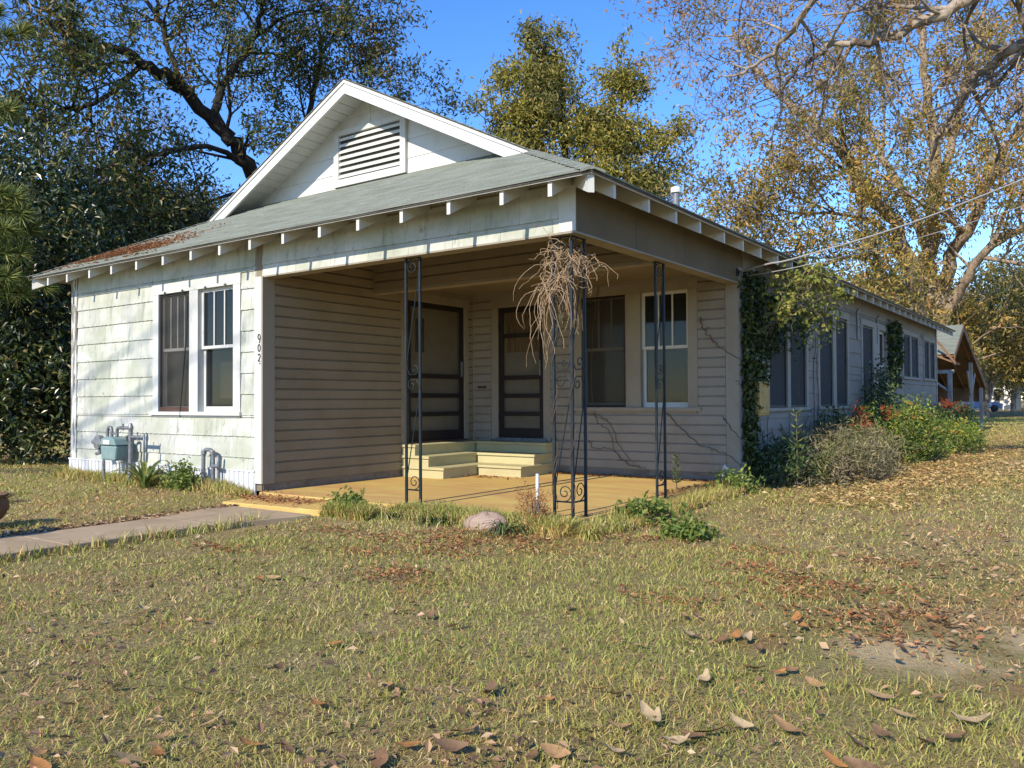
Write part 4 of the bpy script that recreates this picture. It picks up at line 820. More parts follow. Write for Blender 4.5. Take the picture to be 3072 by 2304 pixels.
# ------------------------------------------------------------------ carport behind the house
cp = thing('carport', 'open brown carport with a shingled gable roof behind the far end of the house', 'carport', (-2.0, 26, 0))
rc = MB(); rc.prism([(.10, 25.0, 3.60), (.10, 31.2, 1.66), (.10, 31.2, 1.72), (.10, 25.0, 3.66), (.10, 22.9, 2.62), (.10, 22.9, 2.56)], (-6.2, 0, 0)); rc.build('roof', M['rust_wood'], cp)
for k in range(9):
    ya, yb = 22.85+k*.24, 22.85+(k+1)*.24+.02; za, zb = 2.655+k*.1187, 2.655+(k+1)*.1187
    MB().hexa([(.12, ya, za-.02), (-6.12, ya, za-.02), (-6.12, yb, zb-.02), (.12, yb, zb-.02), (.12, ya, za+.02), (-6.12, ya, za+.02), (-6.12, yb, zb+.002), (.12, yb, zb+.002)]).build('shingle_course', M['roof'], cp)
for xx in np.arange(-.05, -6, -.6): MB().prism([(xx-.02, 25.0, 3.50), (xx-.02, 31.1, 1.60), (xx-.02, 31.1, 1.70), (xx-.02, 25.0, 3.60)], (.04, 0, 0)).build('rafter', M['rust_wood'], cp)
MB().prism([(.135, 25.0, 3.50), (.135, 31.25, 1.55), (.135, 31.25, 1.74), (.135, 25.0, 3.69)], (-.03, 0, 0)).build('rake_board', M['rust_wood'], cp)
MB().prism([(.135, 25.0, 3.69), (.135, 22.85, 2.63), (.135, 22.85, 2.47), (.135, 25.0, 3.50)], (-.03, 0, 0)).build('rake_board', M['rust_wood'], cp)
MB().prism([(-.40, 22.45, 3.10), (.20, 22.45, 2.26), (.20, 22.45, 2.38), (-.40, 22.45, 3.22)], (0, .06, 0)).build('rake_board', M['rust_wood'], cp)
MB().prism([(-2.6, 22.52, 5.6-2.0), (.20, 22.52, 2.30), (.20, 22.52, 2.35), (-2.6, 22.52, 3.66)], (0, .9, 0)).build('lean_roof', M['rust_wood'], cp)
MB().box((-5.6, 22.50, 2.02), (.14, 22.58, 2.13)).build('tie_beam', M['grey_wood'], cp)
for (x, y, zt) in ((.02, 22.54, 2.02), (-.02, 27.9, 2.55), (-5.6, 22.54, 2.02), (-5.6, 30.6, 1.75), (-.02, 30.9, 1.66)):
    MB().box((x-.06, y-.06, -.05), (x+.06, y+.06, zt)).build('post', M['grey_wood'], cp)
MB().tube([(.0, 22.54, 1.45), (-.75, 22.54, 2.02)], .04, 6).build('brace', M['grey_wood'], cp); MB().tube([(-.02, 27.9, 1.3), (-.02, 29.0, 2.15)], .04, 6).build('brace', M['grey_wood'], cp); MB().tube([(-.02, 27.9, 1.3), (-.02, 27.0, 2.2)], .04, 6).build('brace', M['grey_wood'], cp)
MB().box((-6.1, 31.1, 1.1), (.1, 31.2, 1.7)).build('rear_apron', M['rust_wood'], cp)
MB().box((-6.1, 29.5, 0), (-1.6, 29.6, 2.0)).build('rear_wall', M['interior'], cp)
# far yard: a blue car and a pale house between the trees
c0 = at(2925, 1240, 88); cr = thing('parked_car', 'small blue car parked far off between the trees right of the carport', 'car', (c0[0], c0[1], 0))
def carpt(l, w, h): d_ = np.array([_rt[0], _rt[1], 0]); e_ = np.array([-_rt[1], _rt[0], 0]); return np.array([c0[0], c0[1], 0])+d_*l+e_*w+np.array([0, 0, h])
body = MB(); body.prism([carpt(*p) for p in ((-2.1, -.85, .35), (2.1, -.85, .35), (2.15, -.85, .75), (1.3, -.85, .92), (-2.1, -.85, .95))], np.array([-_rt[1], _rt[0], 0])*1.7); body.build('body', M['car_paint'], cr, bevel=.05)
cabn = MB(); cabn.prism([carpt(*p) for p in ((-1.7, -.75, .93), (1.0, -.75, .92), (.4, -.75, 1.42), (-1.2, -.75, 1.45))], np.array([-_rt[1], _rt[0], 0])*1.5); cabn.build('cabin', M['glass'], cr, bevel=.04)
for l in (-1.3, 1.3):
    for w in (-.85, .85):
        q = carpt(l, w, .33); e_ = np.array([-_rt[1], _rt[0], 0])*.1; MB().tube([q-e_, q+e_], .33, 12).build('wheel', M['tyre'], cr)
h0 = at(2890, 1240, 104); fh_ = thing('far_house', 'pale far house glimpsed through the trees below the carport roof', 'house', (h0[0], h0[1], 0))
MB().box((h0[0]-4, h0[1], 0), (h0[0]+5, h0[1]+7, 2.9)).build('wall', M['far_wall'], fh_); MB().prism([(h0[0]-4.4, h0[1]-.4, 2.9), (h0[0]-4.4, h0[1]+7.4, 2.9), (h0[0]-4.4, h0[1]+3.5, 4.9)], (9.8, 0, 0)).build('roof', M['far_roof'], fh_)
for x in (-2.5, .3, 3.0): MB().box((h0[0]+x, h0[1]-.03, 1.0), (h0[0]+x+.9, h0[1]-.002, 2.2)).build('window', M['interior'], fh_)

# ------------------------------------------------------------------ service wires
def wire(label, pts, r):
    o = MB().tube(smooth_line(pts, 8), r, 6).build('service_wire', M['wire']); tag(o, label, 'wire', 'service wires to the house')
wire('thicker upper service cable running from the porch eave to the upper right', [np.array([.05, 4.12, 2.915]), at(2303, 792, 10.9), at(2396, 772, 10.9), at(2721, 673, 11.6), at(3072, 537, 13.0), at(3300, 445, 14.2)], .011)
wire('thin lower wire sagging beneath the service cable to the right', [np.array([.06, 4.3, 2.88]), at(2396, 800, 11.1), at(2721, 723, 11.8), at(3072, 617, 13.2), at(3300, 540, 14.4)], .006)
br = thing('wire_bracket', 'small iron bracket holding the wires under the right eave', 'bracket', (.03, 4.12, 2.9)); MB().box((.014, 4.08, 2.87), (.03, 4.16, 2.96)).build('plate', M['iron'], br); MB().tube([(.03, 4.12, 2.915), (.07, 4.10, 2.92), (.075, 4.13, 2.90)], .010, 6).build('hook', M['iron'], br)

# ------------------------------------------------------------------ gas meter, riser, pipes
gm = thing('gas_meter', 'teal-grey gas meter with bent pipes against the white skirting', 'gas meter', (-7.5, -.25, .1))
gy_ = -.25
b = MB(); b.prism([(-7.72, gy_-.09, .41), (-7.36, gy_-.09, .41), (-7.32, gy_-.09, .62), (-7.76, gy_-.09, .62)], (0, .19, 0)); b.build('meter_body', M['meter'], gm, bevel=.025)
b = MB(); b.prism([(-7.73, gy_-.11, .625), (-7.31, gy_-.11, .625), (-7.36, gy_-.11, .715), (-7.45, gy_-.11, .745), (-7.6, gy_-.11, .745), (-7.70, gy_-.11, .715)], (0, .21, 0)); b.build('meter_cap', M['meter'], gm, bevel=.015)
MB().box((-7.62, gy_-.118, .64), (-7.45, gy_-.1105, .70)).build('dial', M['pvc'], gm)
def pipe(par, pts, r, mt='metal_grey', n=4): MB().tube(smooth_line(pts, n), r, 8).build('pipe', M[mt], par, smooth=True)
pipe(gm, [(-7.715, gy_, .60), (-7.715, gy_, .80), (-7.69, gy_, .865), (-7.655, gy_, .875), (-7.62, gy_, .865), (-7.60, gy_, .82), (-7.60, gy_, .74)], .024)
pipe(gm, [(-7.46, gy_, .73), (-7.46, gy_, .80), (-7.45, gy_, .85), (-7.41, gy_, .87), (-7.30, gy_, .872), (-7.16, gy_, .872)], .024); pipe(gm, [(-7.62, gy_, .785), (-7.46, gy_, .785)], .014)
pipe(gm, [(-7.105, gy_, .90), (-7.105, gy_, .6), (-7.115, gy_, .05)], .030); MB().lathe([(.038, -.03), (.04, .0), (.02, .06)], (-7.105, gy_, .88), 10).build('elbow', M['metal_grey'], gm)
pipe(gm, [(-7.36, gy_+.08, .2), (-7.36, gy_+.08, .68), (-7.33, gy_+.08, .745), (-7.29, gy_+.08, .75), (-7.25, gy_+.08, .70), (-7.25, gy_+.08, .2)], .020)
pipe(gm, [(-7.10, gy_, .75), (-6.77, gy_, .75)], .024); pipe(gm, [(-6.765, gy_, .80), (-6.765, gy_, .1)], .014); MB().tube([(-6.93, gy_, .70), (-6.93, gy_, .82)], .012, 6).build('valve', M['metal_grey'], gm); MB().tube([(-7.3, gy_, .84), (-7.28, gy_-.01, .93)], .012, 6).build('valve', M['metal_grey'], gm)
pipe(gm, [(-7.78, gy_-.02, .55), (-7.78, gy_-.02, .02)], .018)
MB().lathe([(.03, -.05), (.10, -.04), (.105, .0), (.10, .035), (.04, .05)], (-7.90, gy_-.02, .655), 18, 1).build('regulator', M['metal_grey'], gm); MB().tube([(-7.88, gy_-.02, .60), (-7.88, gy_-.02, .50), (-7.98, gy_-.02, .49)], .026, 8).build('regulator_outlet', M['metal_grey'], gm); pipe(gm, [(-7.90, gy_-.02, .655), (-7.72, gy_-.0, .66)], .026); MB().lathe([(.02, -.06), (.035, -.05), (.035, .05), (.02, .06)], (-8.02, gy_-.02, .66), 10, 0).build('regulator_cap', M['metal_grey'], gm)
ri = thing('gas_riser', 'looped grey pipe riser with a small valve near the porch end of the skirting', 'pipe', (-5.48, -.12, .1))
pipe(ri, [(-5.586, -.12, .05), (-5.586, -.12, .52), (-5.57, -.12, .585), (-5.53, -.12, .61), (-5.44, -.12, .61), (-5.40, -.12, .59), (-5.38, -.12, .53), (-5.378, -.12, .05)], .026)
for x in (-5.575, -5.39): MB().lathe([(.03, -.03), (.036, -.02), (.036, .02), (.03, .03)], (x, -.12, .575), 10).build('elbow', M['metal_grey'], ri)
pipe(ri, [(-5.30, -.10, .05), (-5.30, -.10, .54)], .018); MB().tube([(-5.40, -.12, .40), (-5.22, -.14, .41)], .024, 8).build('valve', M['metal_grey'], ri)

# ------------------------------------------------------------------ small things round the porch
o = MB().tube([(-.50, .09, .0), (-.49, .085, .52)], .0165, 12).build('pvc_pipe', M['pvc']); tag(o, 'upright white plastic pipe at the front edge of the slab', 'pipe')
sp = thing('yard_spigot', 'white yard spigot standing at the rear right corner of the porch slab', 'spigot', (-.12, 3.9, .05))
MB().tube([(-.12, 3.9, .0), (-.125, 3.9, .30), (-.11, 3.88, .33), (-.06, 3.86, .335), (-.03, 3.85, .31)], .016, 8).build('pipe', M['pvc'], sp); MB().tube([(-.09, 3.87, .335), (-.09, 3.87, .375)], .012, 6).build('tap', M['pvc'], sp); MB().tube([(-.115, 3.885, .0), (-.118, 3.885, .20)], .030, 10).build('sleeve', M['metal_grey'], sp)
st_ = MB(); rgS = G(71); u = np.linspace(0, math.pi, 9); th = np.linspace(0, 2*math.pi, 17)[:-1]; vv = []
for a_ in u:
    for t_ in th:
        k = 1+.10*math.sin(3*t_+a_*2)+rgS.uniform(-.05, .05); vv.append((-.76+.25*k*math.sin(a_)*math.cos(t_), -.36+.17*k*math.sin(a_)*math.sin(t_), .045+.135*k*math.cos(a_)))
ff = [(i*16+j, i*16+(j+1) % 16, (i+1)*16+(j+1) % 16, (i+1)*16+j) for i in range(8) for j in range(16)]
o = st_.add(vv, ff).build('field_stone', M['stone'], smooth=True); tag(o, 'pinkish rounded stone half sunk in grass before the slab', 'stone')
def pot(label, x, y, h, w):
    t = thing('garden_urn', label, 'urn', (x, y, 0), 'brown urns beside the walk')
    MB().lathe([(w*.55, 0), (w*.62, .02), (w*.58, .05), (w*.80, h*.30), (w, h*.58), (w*.96, h*.80), (w*.86, h*.92), (w*.98, h*.95), (w*.98, h), (w*.84, h), (w*.80, h*.86)], (x, y, 0), 28).build('bowl', M['terracotta'], t, smooth=True)
    MB().lathe([(.001, h*.85), (w*.8, h*.86)], (x, y, 0), 24).build('soil', M['ground'], t)
pot('brown weathered urn cut off by the left edge beside the walk', -5.02, -2.98, .33, .26)
pot('brown urn added unseen outside the left edge to shade the walk', -4.15, -4.05, .74, .33)  # unseen urn, added and sized to cast the shadow lying on the walk
# electric panel with conduit on the side wall
ep = thing('electric_panel', 'rusty yellow electric box under the ivy on the side wall corner', 'electric box', (.1, 4.7, 1.0))
MB().box((.016, 4.49, 1.0), (.15, 4.93, 1.475)).build('box', M['box_tan'], ep, bevel=.01); MB().box((.151, 4.51, 1.03), (.162, 4.91, 1.44)).build('cover', M['box_tan'], ep, bevel=.006)
MB().tube([(.06, 4.62, 1.475), (.06, 4.60, 3.05)], .025, 8).build('conduit', M['metal_grey'], ep); MB().tube([(.06, 4.72, .0), (.06, 4.72, 1.0)], .025, 8).build('conduit', M['metal_grey'], ep)
MB().box((.016, 4.44, 1.66), (.10, 4.80, 1.80)).build('meter_base', M['meter'], ep, bevel=.01); MB().lathe([(.075, 0), (.075, .06), (.06, .09), (.01, .10)], (.10, 4.62, 1.73), 16, 0).build('meter_dome', M['glass'], ep)

# ------------------------------------------------------------------ vines
def strands(mb, starts, rg, n, L, r, drop, sp=.25):
    for _ in range(n):
        p = np.asarray(starts[int(rg.integers(len(starts)))], float)+rg.normal(0, .04, 3); d = rg.normal(0, 1, 3); d[2] = rg.uniform(-.6, .8); d /= np.linalg.norm(d)
        k = int(rg.integers(7, 13)); l = rg.uniform(*L)/k; q = [p]
        for i in range(k): d = d+rg.normal(0, sp, 3); d[2] -= drop; d /= np.linalg.norm(d); q.append(q[-1]+d*l)
        mb.tube(np.array(q), np.linspace(r, r*.5, k+1), 4)
rgV = G(81); dv = thing('dead_vine', 'tangle of dead tan vine hanging from the top of the corner iron post', 'vine', (-.15, .12, 1.6))
tg_ = MB(); strands(tg_, [(-.285, .07, 2.60), (-.2, .07, 2.66), (-.083, .07, 2.58), (-.083, .2, 2.6), (-.083, .3, 2.55), (-.28, .07, 2.4)], rgV, 105, (.2, .55), .0034, .40, .70); tg_.build('tangle', M['vine_dead'], dv)
lg = MB(); strands(lg, [(-.285, .06, 2.45), (-.1, .06, 2.4), (-.32, .05, 2.3)], rgV, 30, (.4, 1.0), .0032, .55, .35); lg.build('hanging_strand', M['vine_dead'], dv)
tw = MB()
for (x, y) in ((-.285, .07), (-.083, .07), (-.283, .075)):
    tt = np.linspace(0, 1, 60); ph = rgV.uniform(0, 6); tw.tube(np.stack([x+.024*np.cos(tt*26+ph), y+.024*np.sin(tt*26+ph), .2+tt*2.3], -1), .004, 4)
tw.build('twining_stem', M['vine_stem'], dv)
def wall_vine(label, lines, r=.006, leaf=None):
    t = thing('wall_vine', label, 'vine', tuple(lines[0][0]), 'bare vines on the walls'); mb = MB()
    for l in lines:
        q = smooth_line(l, 6); q[1:-1] += rgV.normal(0, .012, (len(q)-2, 3))*np.array([1, .15, 1]); mb.tube(q, np.linspace(r, r*.55, len(q)), 5)
    mb.build('stem', M['vine_stem'], t)
    if leaf: leaf_obj('leaf', [leaves_np(np.array(leaf), 3, (.02, .01, .02), .05, .035, rgV)], M['litter'], t)
yb_ = YB-.04
def bw(px_, py_):   # a point on the porch back wall
    r = _fw+_r2*(px_-1536)/FPX-_u2*(py_-1152)/FPX; return CAM+r*((yb_-CAM[1])/r[1])
wall_vine('brown bare vine running down the porch back wall from the window corner', [[bw(*p) for p in ((2100, 950), (2112, 990), (2150, 1030), (2200, 1070), (2232, 1090))], [bw(*p) for p in ((2000, 1240), (2040, 1280), (2080, 1320), (2130, 1350), (2180, 1362), (2222, 1400))], [bw(*p) for p in ((2170, 1250), (2185, 1275), (2225, 1318))]], .007, [bw(2112, 985), bw(2143, 1025), bw(2105, 970)])
wall_vine('loose thin vines trailing under the screened porch window', [[bw(*p) for p in ((1760, 1240), (1800, 1250), (1830, 1270), (1860, 1340), (1910, 1395), (1950, 1410))], [bw(*p) for p in ((1785, 1240), (1790, 1262), (1830, 1300), (1850, 1360), (1900, 1400))], [bw(*p) for p in ((1765, 1320), (1785, 1345), (1830, 1348), (1880, 1390), (1920, 1405))], [bw(*p) for p in ((1795, 860), (1780, 1000), (1775, 1150), (1785, 1240), (1820, 1262))]], .0055)
sv = []
for i in range(16):
    y0_ = rgV.uniform(5.0, 8.2); y1_ = y0_+rgV.normal(0, .35); sv.append([np.array([.035, y0_, rgV.uniform(.0, .3)]), np.array([.04, (y0_+y1_)/2+rgV.normal(0, .1), .55]), np.array([.035, y1_, rgV.uniform(.75, 1.1)])])
sv += [[np.array([.04, 5.0, .45]), np.array([.04, 6.2, .62]), np.array([.04, 7.6, .55])], [np.array([.035, 7.6, .3]), np.array([.035, 7.55, 1.3]), np.array([.035, 7.65, 2.3]), np.array([.035, 7.6, 2.9])], [np.array([.035, 7.72, .3]), np.array([.035, 7.8, 1.2]), np.array([.035, 7.7, 2.0])]]
wall_vine('dark bare stems climbing the side wall under the nearest side windows', sv, .008)
def ivy(label, boxes, rg, mat, L, Wd, stems, name='ivy', up=.1):
    t = thing(name, label, 'ivy', stems[0][0] if stems else boxes[0][0], 'climbing plants on the side wall'); mb = MB()
    for s_ in stems: q = smooth_line([np.asarray(p, float) for p in s_], 6); q[1:-1] += rg.normal(0, .012, (len(q)-2, 3)); MB().tube(q, np.linspace(.016, .008, len(q)), 5).build('stem', M['vine_stem'], t)
    ps = []
    for (lo, hi, n) in boxes: c_ = rg.uniform(0, 1, (n, 3))*(np.asarray(hi)-np.asarray(lo))+np.asarray(lo); ps.append(leaves_np(c_, 3, (.03, .04, .04), L, Wd, rg, up=up, droop=.4))
    leaf_obj('leaf', ps, mat, t); return t
rgI = G(91)
ivy('dense dark ivy column climbing the corner of the side wall', [((.02, 4.22, 1.5), (.16, 4.78, 2.9), 700), ((.02, 4.22, .25), (.13, 4.55, 1.5), 330), ((.02, 4.50, 1.45), (.16, 5.0, 2.5), 260), ((.03, 5.0, 1.9), (.16, 5.5, 2.7), 150)], rgI, M['lf_ivy'], .075, .06, [[(.05, 4.35, 0), (.06, 4.42, 1.2), (.05, 4.5, 2.2), (.05, 4.62, 3.0)], [(.05, 4.5, 0), (.05, 4.45, 1.0), (.05, 4.4, 2.0)], [(.05, 4.62, .0), (.06, 4.8, .9)]])
ivy('ivy strip hanging down the side wall past the narrow windows', [((.02, 13.3, 1.9), (.14, 14.5, 2.95), 420), ((.02, 13.6, 1.5), (.12, 14.3, 1.9), 90)], rgI, M['lf_ivy'], .10, .075, [[(.04, 13.9, 0.2), (.04, 13.8, 1.4), (.04, 13.9, 2.9)], [(.04, 14.2, 1.6), (.04, 14.1, 2.9)]])
hv = thing('hanging_vine', 'yellow-green leafy vine drooping from the side eave over the first windows', 'vine', (.4, 5.2, 2.2), 'climbing plants on the side wall'); mb = MB()
vc = [((.2, 4.7, 3.02), (.42, 5.3, 2.95), (.5, 5.9, 2.7), (.45, 6.3, 2.4)), ((.2, 4.7, 3.0), (.5, 5.1, 2.8), (.52, 5.5, 2.5), (.45, 5.6, 2.25)), ((.3, 5.0, 3.05), (.55, 6.0, 3.05), (.55, 6.8, 2.9), (.5, 7.3, 2.85)), ((.5, 5.6, 2.9), (.55, 6.3, 2.6), (.5, 6.8, 2.35)), ((.25, 4.7, 2.95), (.5, 4.5, 2.7), (.5, 4.35, 2.45), (.45, 4.6, 2.3)), ((.4, 5.2, 3.0), (.5, 5.7, 3.1), (.55, 6.4, 3.15))]
cc = []
for l in vc:
    q = smooth_line([np.array(p) for p in l], 7); q[1:] += rgI.normal(0, .03, (len(q)-1, 3)); mb.tube(q, np.linspace(.012, .005, len(q)), 5); cc.extend(q[4:])
strands(mb, cc, rgI, 46, (.25, .7), .004, .12, .4); mb.build('stem', M['stem_tan'], hv)
c_ = np.array(cc); c_ = np.concatenate([c_+rgI.normal(0, .10, c_.shape) for _ in range(5)]); c_[:, 0] = np.maximum(c_[:, 0], .1)
leaf_obj('leaf', [leaves_np(c_, 2, (.05, .07, .07), .075, .07, rgI, up=.1, droop=.3)], M['lf_vine'], hv)
tn = MB(); strands(tn, [(.45, 5.25, 2.75), (.45, 5.3, 2.65), (.45, 5.2, 2.85)], rgI, 40, (.3, .6), .0035, .06, .6); tn.build('dry_tangle', M['vine_dead'], hv)
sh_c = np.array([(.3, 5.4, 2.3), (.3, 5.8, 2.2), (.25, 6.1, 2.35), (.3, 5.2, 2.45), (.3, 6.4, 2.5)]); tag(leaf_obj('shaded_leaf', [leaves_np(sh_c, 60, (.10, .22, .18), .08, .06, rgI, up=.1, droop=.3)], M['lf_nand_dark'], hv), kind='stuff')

# ------------------------------------------------------------------ shrubs and garden plants
def bush(name, label, c, rad, h, n, nl, L, Wd, mat, seed, z0=.05, stems=14, stemmat='stem_tan', sig=.09, droop=.25, group='shrubs along the side wall', extra=None, cat='shrub', low=.15):
    rg = G(seed); t = thing(name, label, cat, (c[0], c[1], 0), group)
    d = rg.normal(0, 1, (n, 3)); d[:, 2] = np.abs(d[:, 2]); d /= np.linalg.norm(d, axis=1, keepdims=True); rr = rg.uniform(.35, 1, (n, 1))**.5*(1+.18*np.sin(d[:, :1]*7+seed))
    p = d*rr*np.array([rad[0], rad[1], h*(1-low)])+np.array([c[0], c[1], z0+h*low]); p[:, 0] = np.maximum(p[:, 0], .06) if c[1] > 4 else p[:, 0]
    mb = MB()
    for q in p[rg.permutation(n)[:stems]]:
        b_ = np.array([c[0]+rg.normal(0, rad[0]*.25), c[1]+rg.normal(0, rad[1]*.25), 0]); mb.tube(smooth_line([b_, (b_*.35+q*.65)+np.array([0, 0, .08*h]), q], 4), np.linspace(.010, .004, 9), 4)
    mb.build('stem', M[stemmat], t); leaf_obj('foliage', [leaves_np(p, nl, (sig, sig, sig), L, Wd, rg, droop=droop)], M[mat], t)
    if extra: tag(leaf_obj('red_leaf_spray', [leaves_np(np.array(extra[0]), extra[1], (.07, .07, .06), L, Wd, rg)], M['lf_red'], t), kind='stuff')
    return t
bush('privet_shrub', 'dark green shrub with an upright pale sprout at the house corner', (.45, 4.75), (.42, .45), .62, 90, 16, .085, .032, 'lf_nand_dark', 101)
def sprout(label, x, y, h, seed, mat='lf_bright', L=.11, lean=(0, 0), z0=.05, name='young_sprout', group='young plants by the porch'):
    rg = G(seed); t = thing(name, label, 'plant', (x, y, z0), group); q = smooth_line([np.array([x, y, z0]), np.array([x+lean[0]*.4, y+lean[1]*.4, z0+h*.5]), np.array([x+lean[0], y+lean[1], z0+h])], 6)
    MB().tube(q, np.linspace(.007, .003, len(q)), 5).build('stem', M['stem_tan'], t); ps = []
    for i, f in enumerate(np.linspace(.25, 1, 11)):
        c_ = q[int(f*(len(q)-1))]; n = 3; a_ = np.arange(n)*2.09+i*1.3; d = np.stack([np.cos(a_), np.sin(a_), np.full(n, .55)], -1); d /= np.linalg.norm(d, axis=1, keepdims=True); s = np.stack([-np.sin(a_), np.cos(a_), 0*a_], -1); l = np.full((n, 1), L*(1.1-.4*f)); ps.append(leaf_quads(c_+d*l*.5, d, s, np.cross(s, d), l, l*.36))
    leaf_obj('leaf', ps, M[mat], t)
sprout('tall pale-leaved sprout rising from the dark shrub at the house corner', .62, 4.62, .95, 102, L=.14, z0=.1)
sprout('shorter pale sprout leaning out of the shrub at the house corner', .85, 4.9, .55, 103, L=.12, lean=(.12, 0))
sprout('leafy seedling growing at the right slab edge behind the iron post', -.33, 2.9, .42, 104, L=.10, z0=.11)
bush('dry_brush_mound', 'tangled mound of dry brownish brush below the side windows', (.80, 6.4), (.75, 1.9), .72, 420, 16, .11, .016, 'lf_dry', 105, stems=60, sig=.10, droop=.35)
bush('nandina_shrub', 'bright yellow-green nandina in the middle of the side bed', (.85, 10.6), (.75, 1.5), 1.05, 330, 18, .095, .034, 'lf_nandina', 106, extra=([(.75, 9.4, 1.0), (.8, 9.5, .95)], 30))
bush('nandina_shrub', 'green nandina with orange-red tips just past the dry brush', (.55, 8.4), (.50, .9), 1.0, 170, 16, .09, .032, 'lf_nandina', 107, extra=([(.65, 8.0, .98), (.6, 8.1, 1.02), (.85, 7.6, .78), (.8, 7.5, .8)], 40))
bush('tall_nandina', 'tall dark nandina stems standing against the narrow side windows', (.32, 11.2), (.30, .8), 1.75, 150, 13, .11, .04, 'lf_nand_dark', 108, sig=.12)
bush('dark_shrub', 'dark low shrub filling behind the brush by the second window pair', (.35, 7.6), (.32, .9), .95, 130, 15, .09, .032, 'lf_nand_dark', 109)
bush('spreading_shrub', 'lower green shrub at the outer edge beyond the nandina', (1.15, 13.4), (.75, 1.5), .80, 230, 15, .10, .036, 'lf_nandina', 110)
bush('red_tipped_shrub', 'red-tipped shrub near the far end of the side wall', (.75, 16.8), (.70, 1.3), 1.05, 170, 15, .11, .04, 'lf_nand_dark', 111, extra=([(.8, 16.2, 1.1), (.9, 16.0, 1.05), (1.05, 16.9, 1.0), (1.0, 17.4, .9)], 40))
bush('weedy_shrub', 'dark weedy growth under the far high windows', (.55, 19.0), (.55, 1.2), 1.0, 130, 14, .12, .045, 'lf_nand_dark', 112)
bush('leafy_weed', 'leafy green weed at the foot of the pipe riser', (-5.72, -.32), (.22, .15), .34, 60, 12, .06, .04, 'lf_bright', 113, z0=.08, group='plants along the front wall', cat='plant', sig=.05)
bush('low_weed', 'small leafy weed clump on the slab front left of the iron post', (-2.55, -.42), (.24, .14), .20, 50, 12, .06, .03, 'lf_bright', 114, z0=.03, group='young plants by the porch', cat='plant', sig=.05)
bush('low_weed', 'broad-leaved bright weed on the slope right of the slab corner', (.28, .9), (.26, .3), .17, 36, 7, .10, .05, 'lf_bright', 115, z0=.03, group='young plants by the porch', cat='plant', sig=.05)
bush('low_weed', 'dense dark green weed rosette in the lawn right of the porch', (.92, .35), (.24, .22), .12, 60, 14, .075, .03, 'lf_bright', 116, z0=.0, group='young plants by the porch', cat='plant', sig=.05)
bush('low_weed', 'weeds crowding the spigot at the rear slab corner', (.12, 3.6), (.28, .4), .26, 50, 10, .075, .035, 'lf_bright', 117, z0=.03, group='young plants by the porch', cat='plant', sig=.06)
bush('rusty_seedling', 'rusty brown conifer-like seedling beside the white plastic pipe', (-.36, -.18), (.17, .13), .36, 70, 14, .045, .008, 'litter_red', 118, z0=.05, group='young plants by the porch', cat='plant', sig=.04)
def straps(name, label, x, y, z0, n, L, w, mat, seed, group, arch=.6):
    rg = G(seed); t = thing(name, label, 'plant', (x, y, z0), group); vs_, qs, off = [], [], 0
    for i in range(n):
        a_ = rg.uniform(0, 6.283); l = L*rg.uniform(.55, 1.1); ww = w*rg.uniform(.7, 1.2); k = 7; s = np.array([-math.sin(a_), math.cos(a_), 0]); o = np.array([math.cos(a_), math.sin(a_), 0]); el = R(rg.uniform(55, 88)); p = np.array([x, y, z0])+o*rg.uniform(0, .08); row = []
        for j in range(k+1):
            f = j/k; wd_ = ww*math.sin(math.pi*(.12+.88*f)**.8)*(1-f*.25)+.001; row.append((p-s*wd_*.5, p+np.array([0, 0, -wd_*.12]), p+s*wd_*.5)); p = p+(o*math.cos(el)+np.array([0, 0, 1])*math.sin(el))*l/k; el -= R(rg.uniform(.5, 1.4)*arch*34)
        v = np.array(row).reshape(-1, 3); b_ = np.arange(k)[:, None]*3; vs_.append(v); qs.append(np.concatenate([b_+np.array([[0, 1, 4, 3]]), b_+np.array([[1, 2, 5, 4]])])+off); off += len(v)
    o = link('strap_leaf', mesh_np('strap_leaf', np.concatenate(vs_), [np.concatenate(qs)]), M[mat], t); return t
straps('crinum_lily', 'strap-leaved lily clump with arching yellow-green blades before the skirting', -6.38, -.45, .10, 34, .75, .055, 'lf_strap', 121, 'plants along the front wall')
straps('liriope_clump', 'dark grassy clump in front of the slab by the white pipe', -.42, -.55, .02, 90, .36, .012, 'lf_nand_dark', 122, 'dark grass clumps before the slab', .9)
straps('liriope_clump', 'dark grassy clump left of the pinkish stone', -1.35, -.42, .02, 90, .30, .012, 'lf_nand_dark', 123, 'dark grass clumps before the slab', .9)
straps('liriope_clump', 'ragged dark grass fringe below the left iron post', -1.95, -.36, .02, 80, .26, .011, 'lf_nand_dark', 124, 'dark grass clumps before the slab', .9)
straps('liriope_clump', 'small green tuft right of the corner post', .28, -.25, .02, 70, .26, .010, 'grass_green', 125, 'dark grass clumps before the slab', .8)
straps('onion_grass', 'dark green onion grass patch in the lawn at left', -6.9, -2.0, .03, 90, .26, .010, 'lf_nand_dark', 126, 'dark grass clumps before the slab', .5)

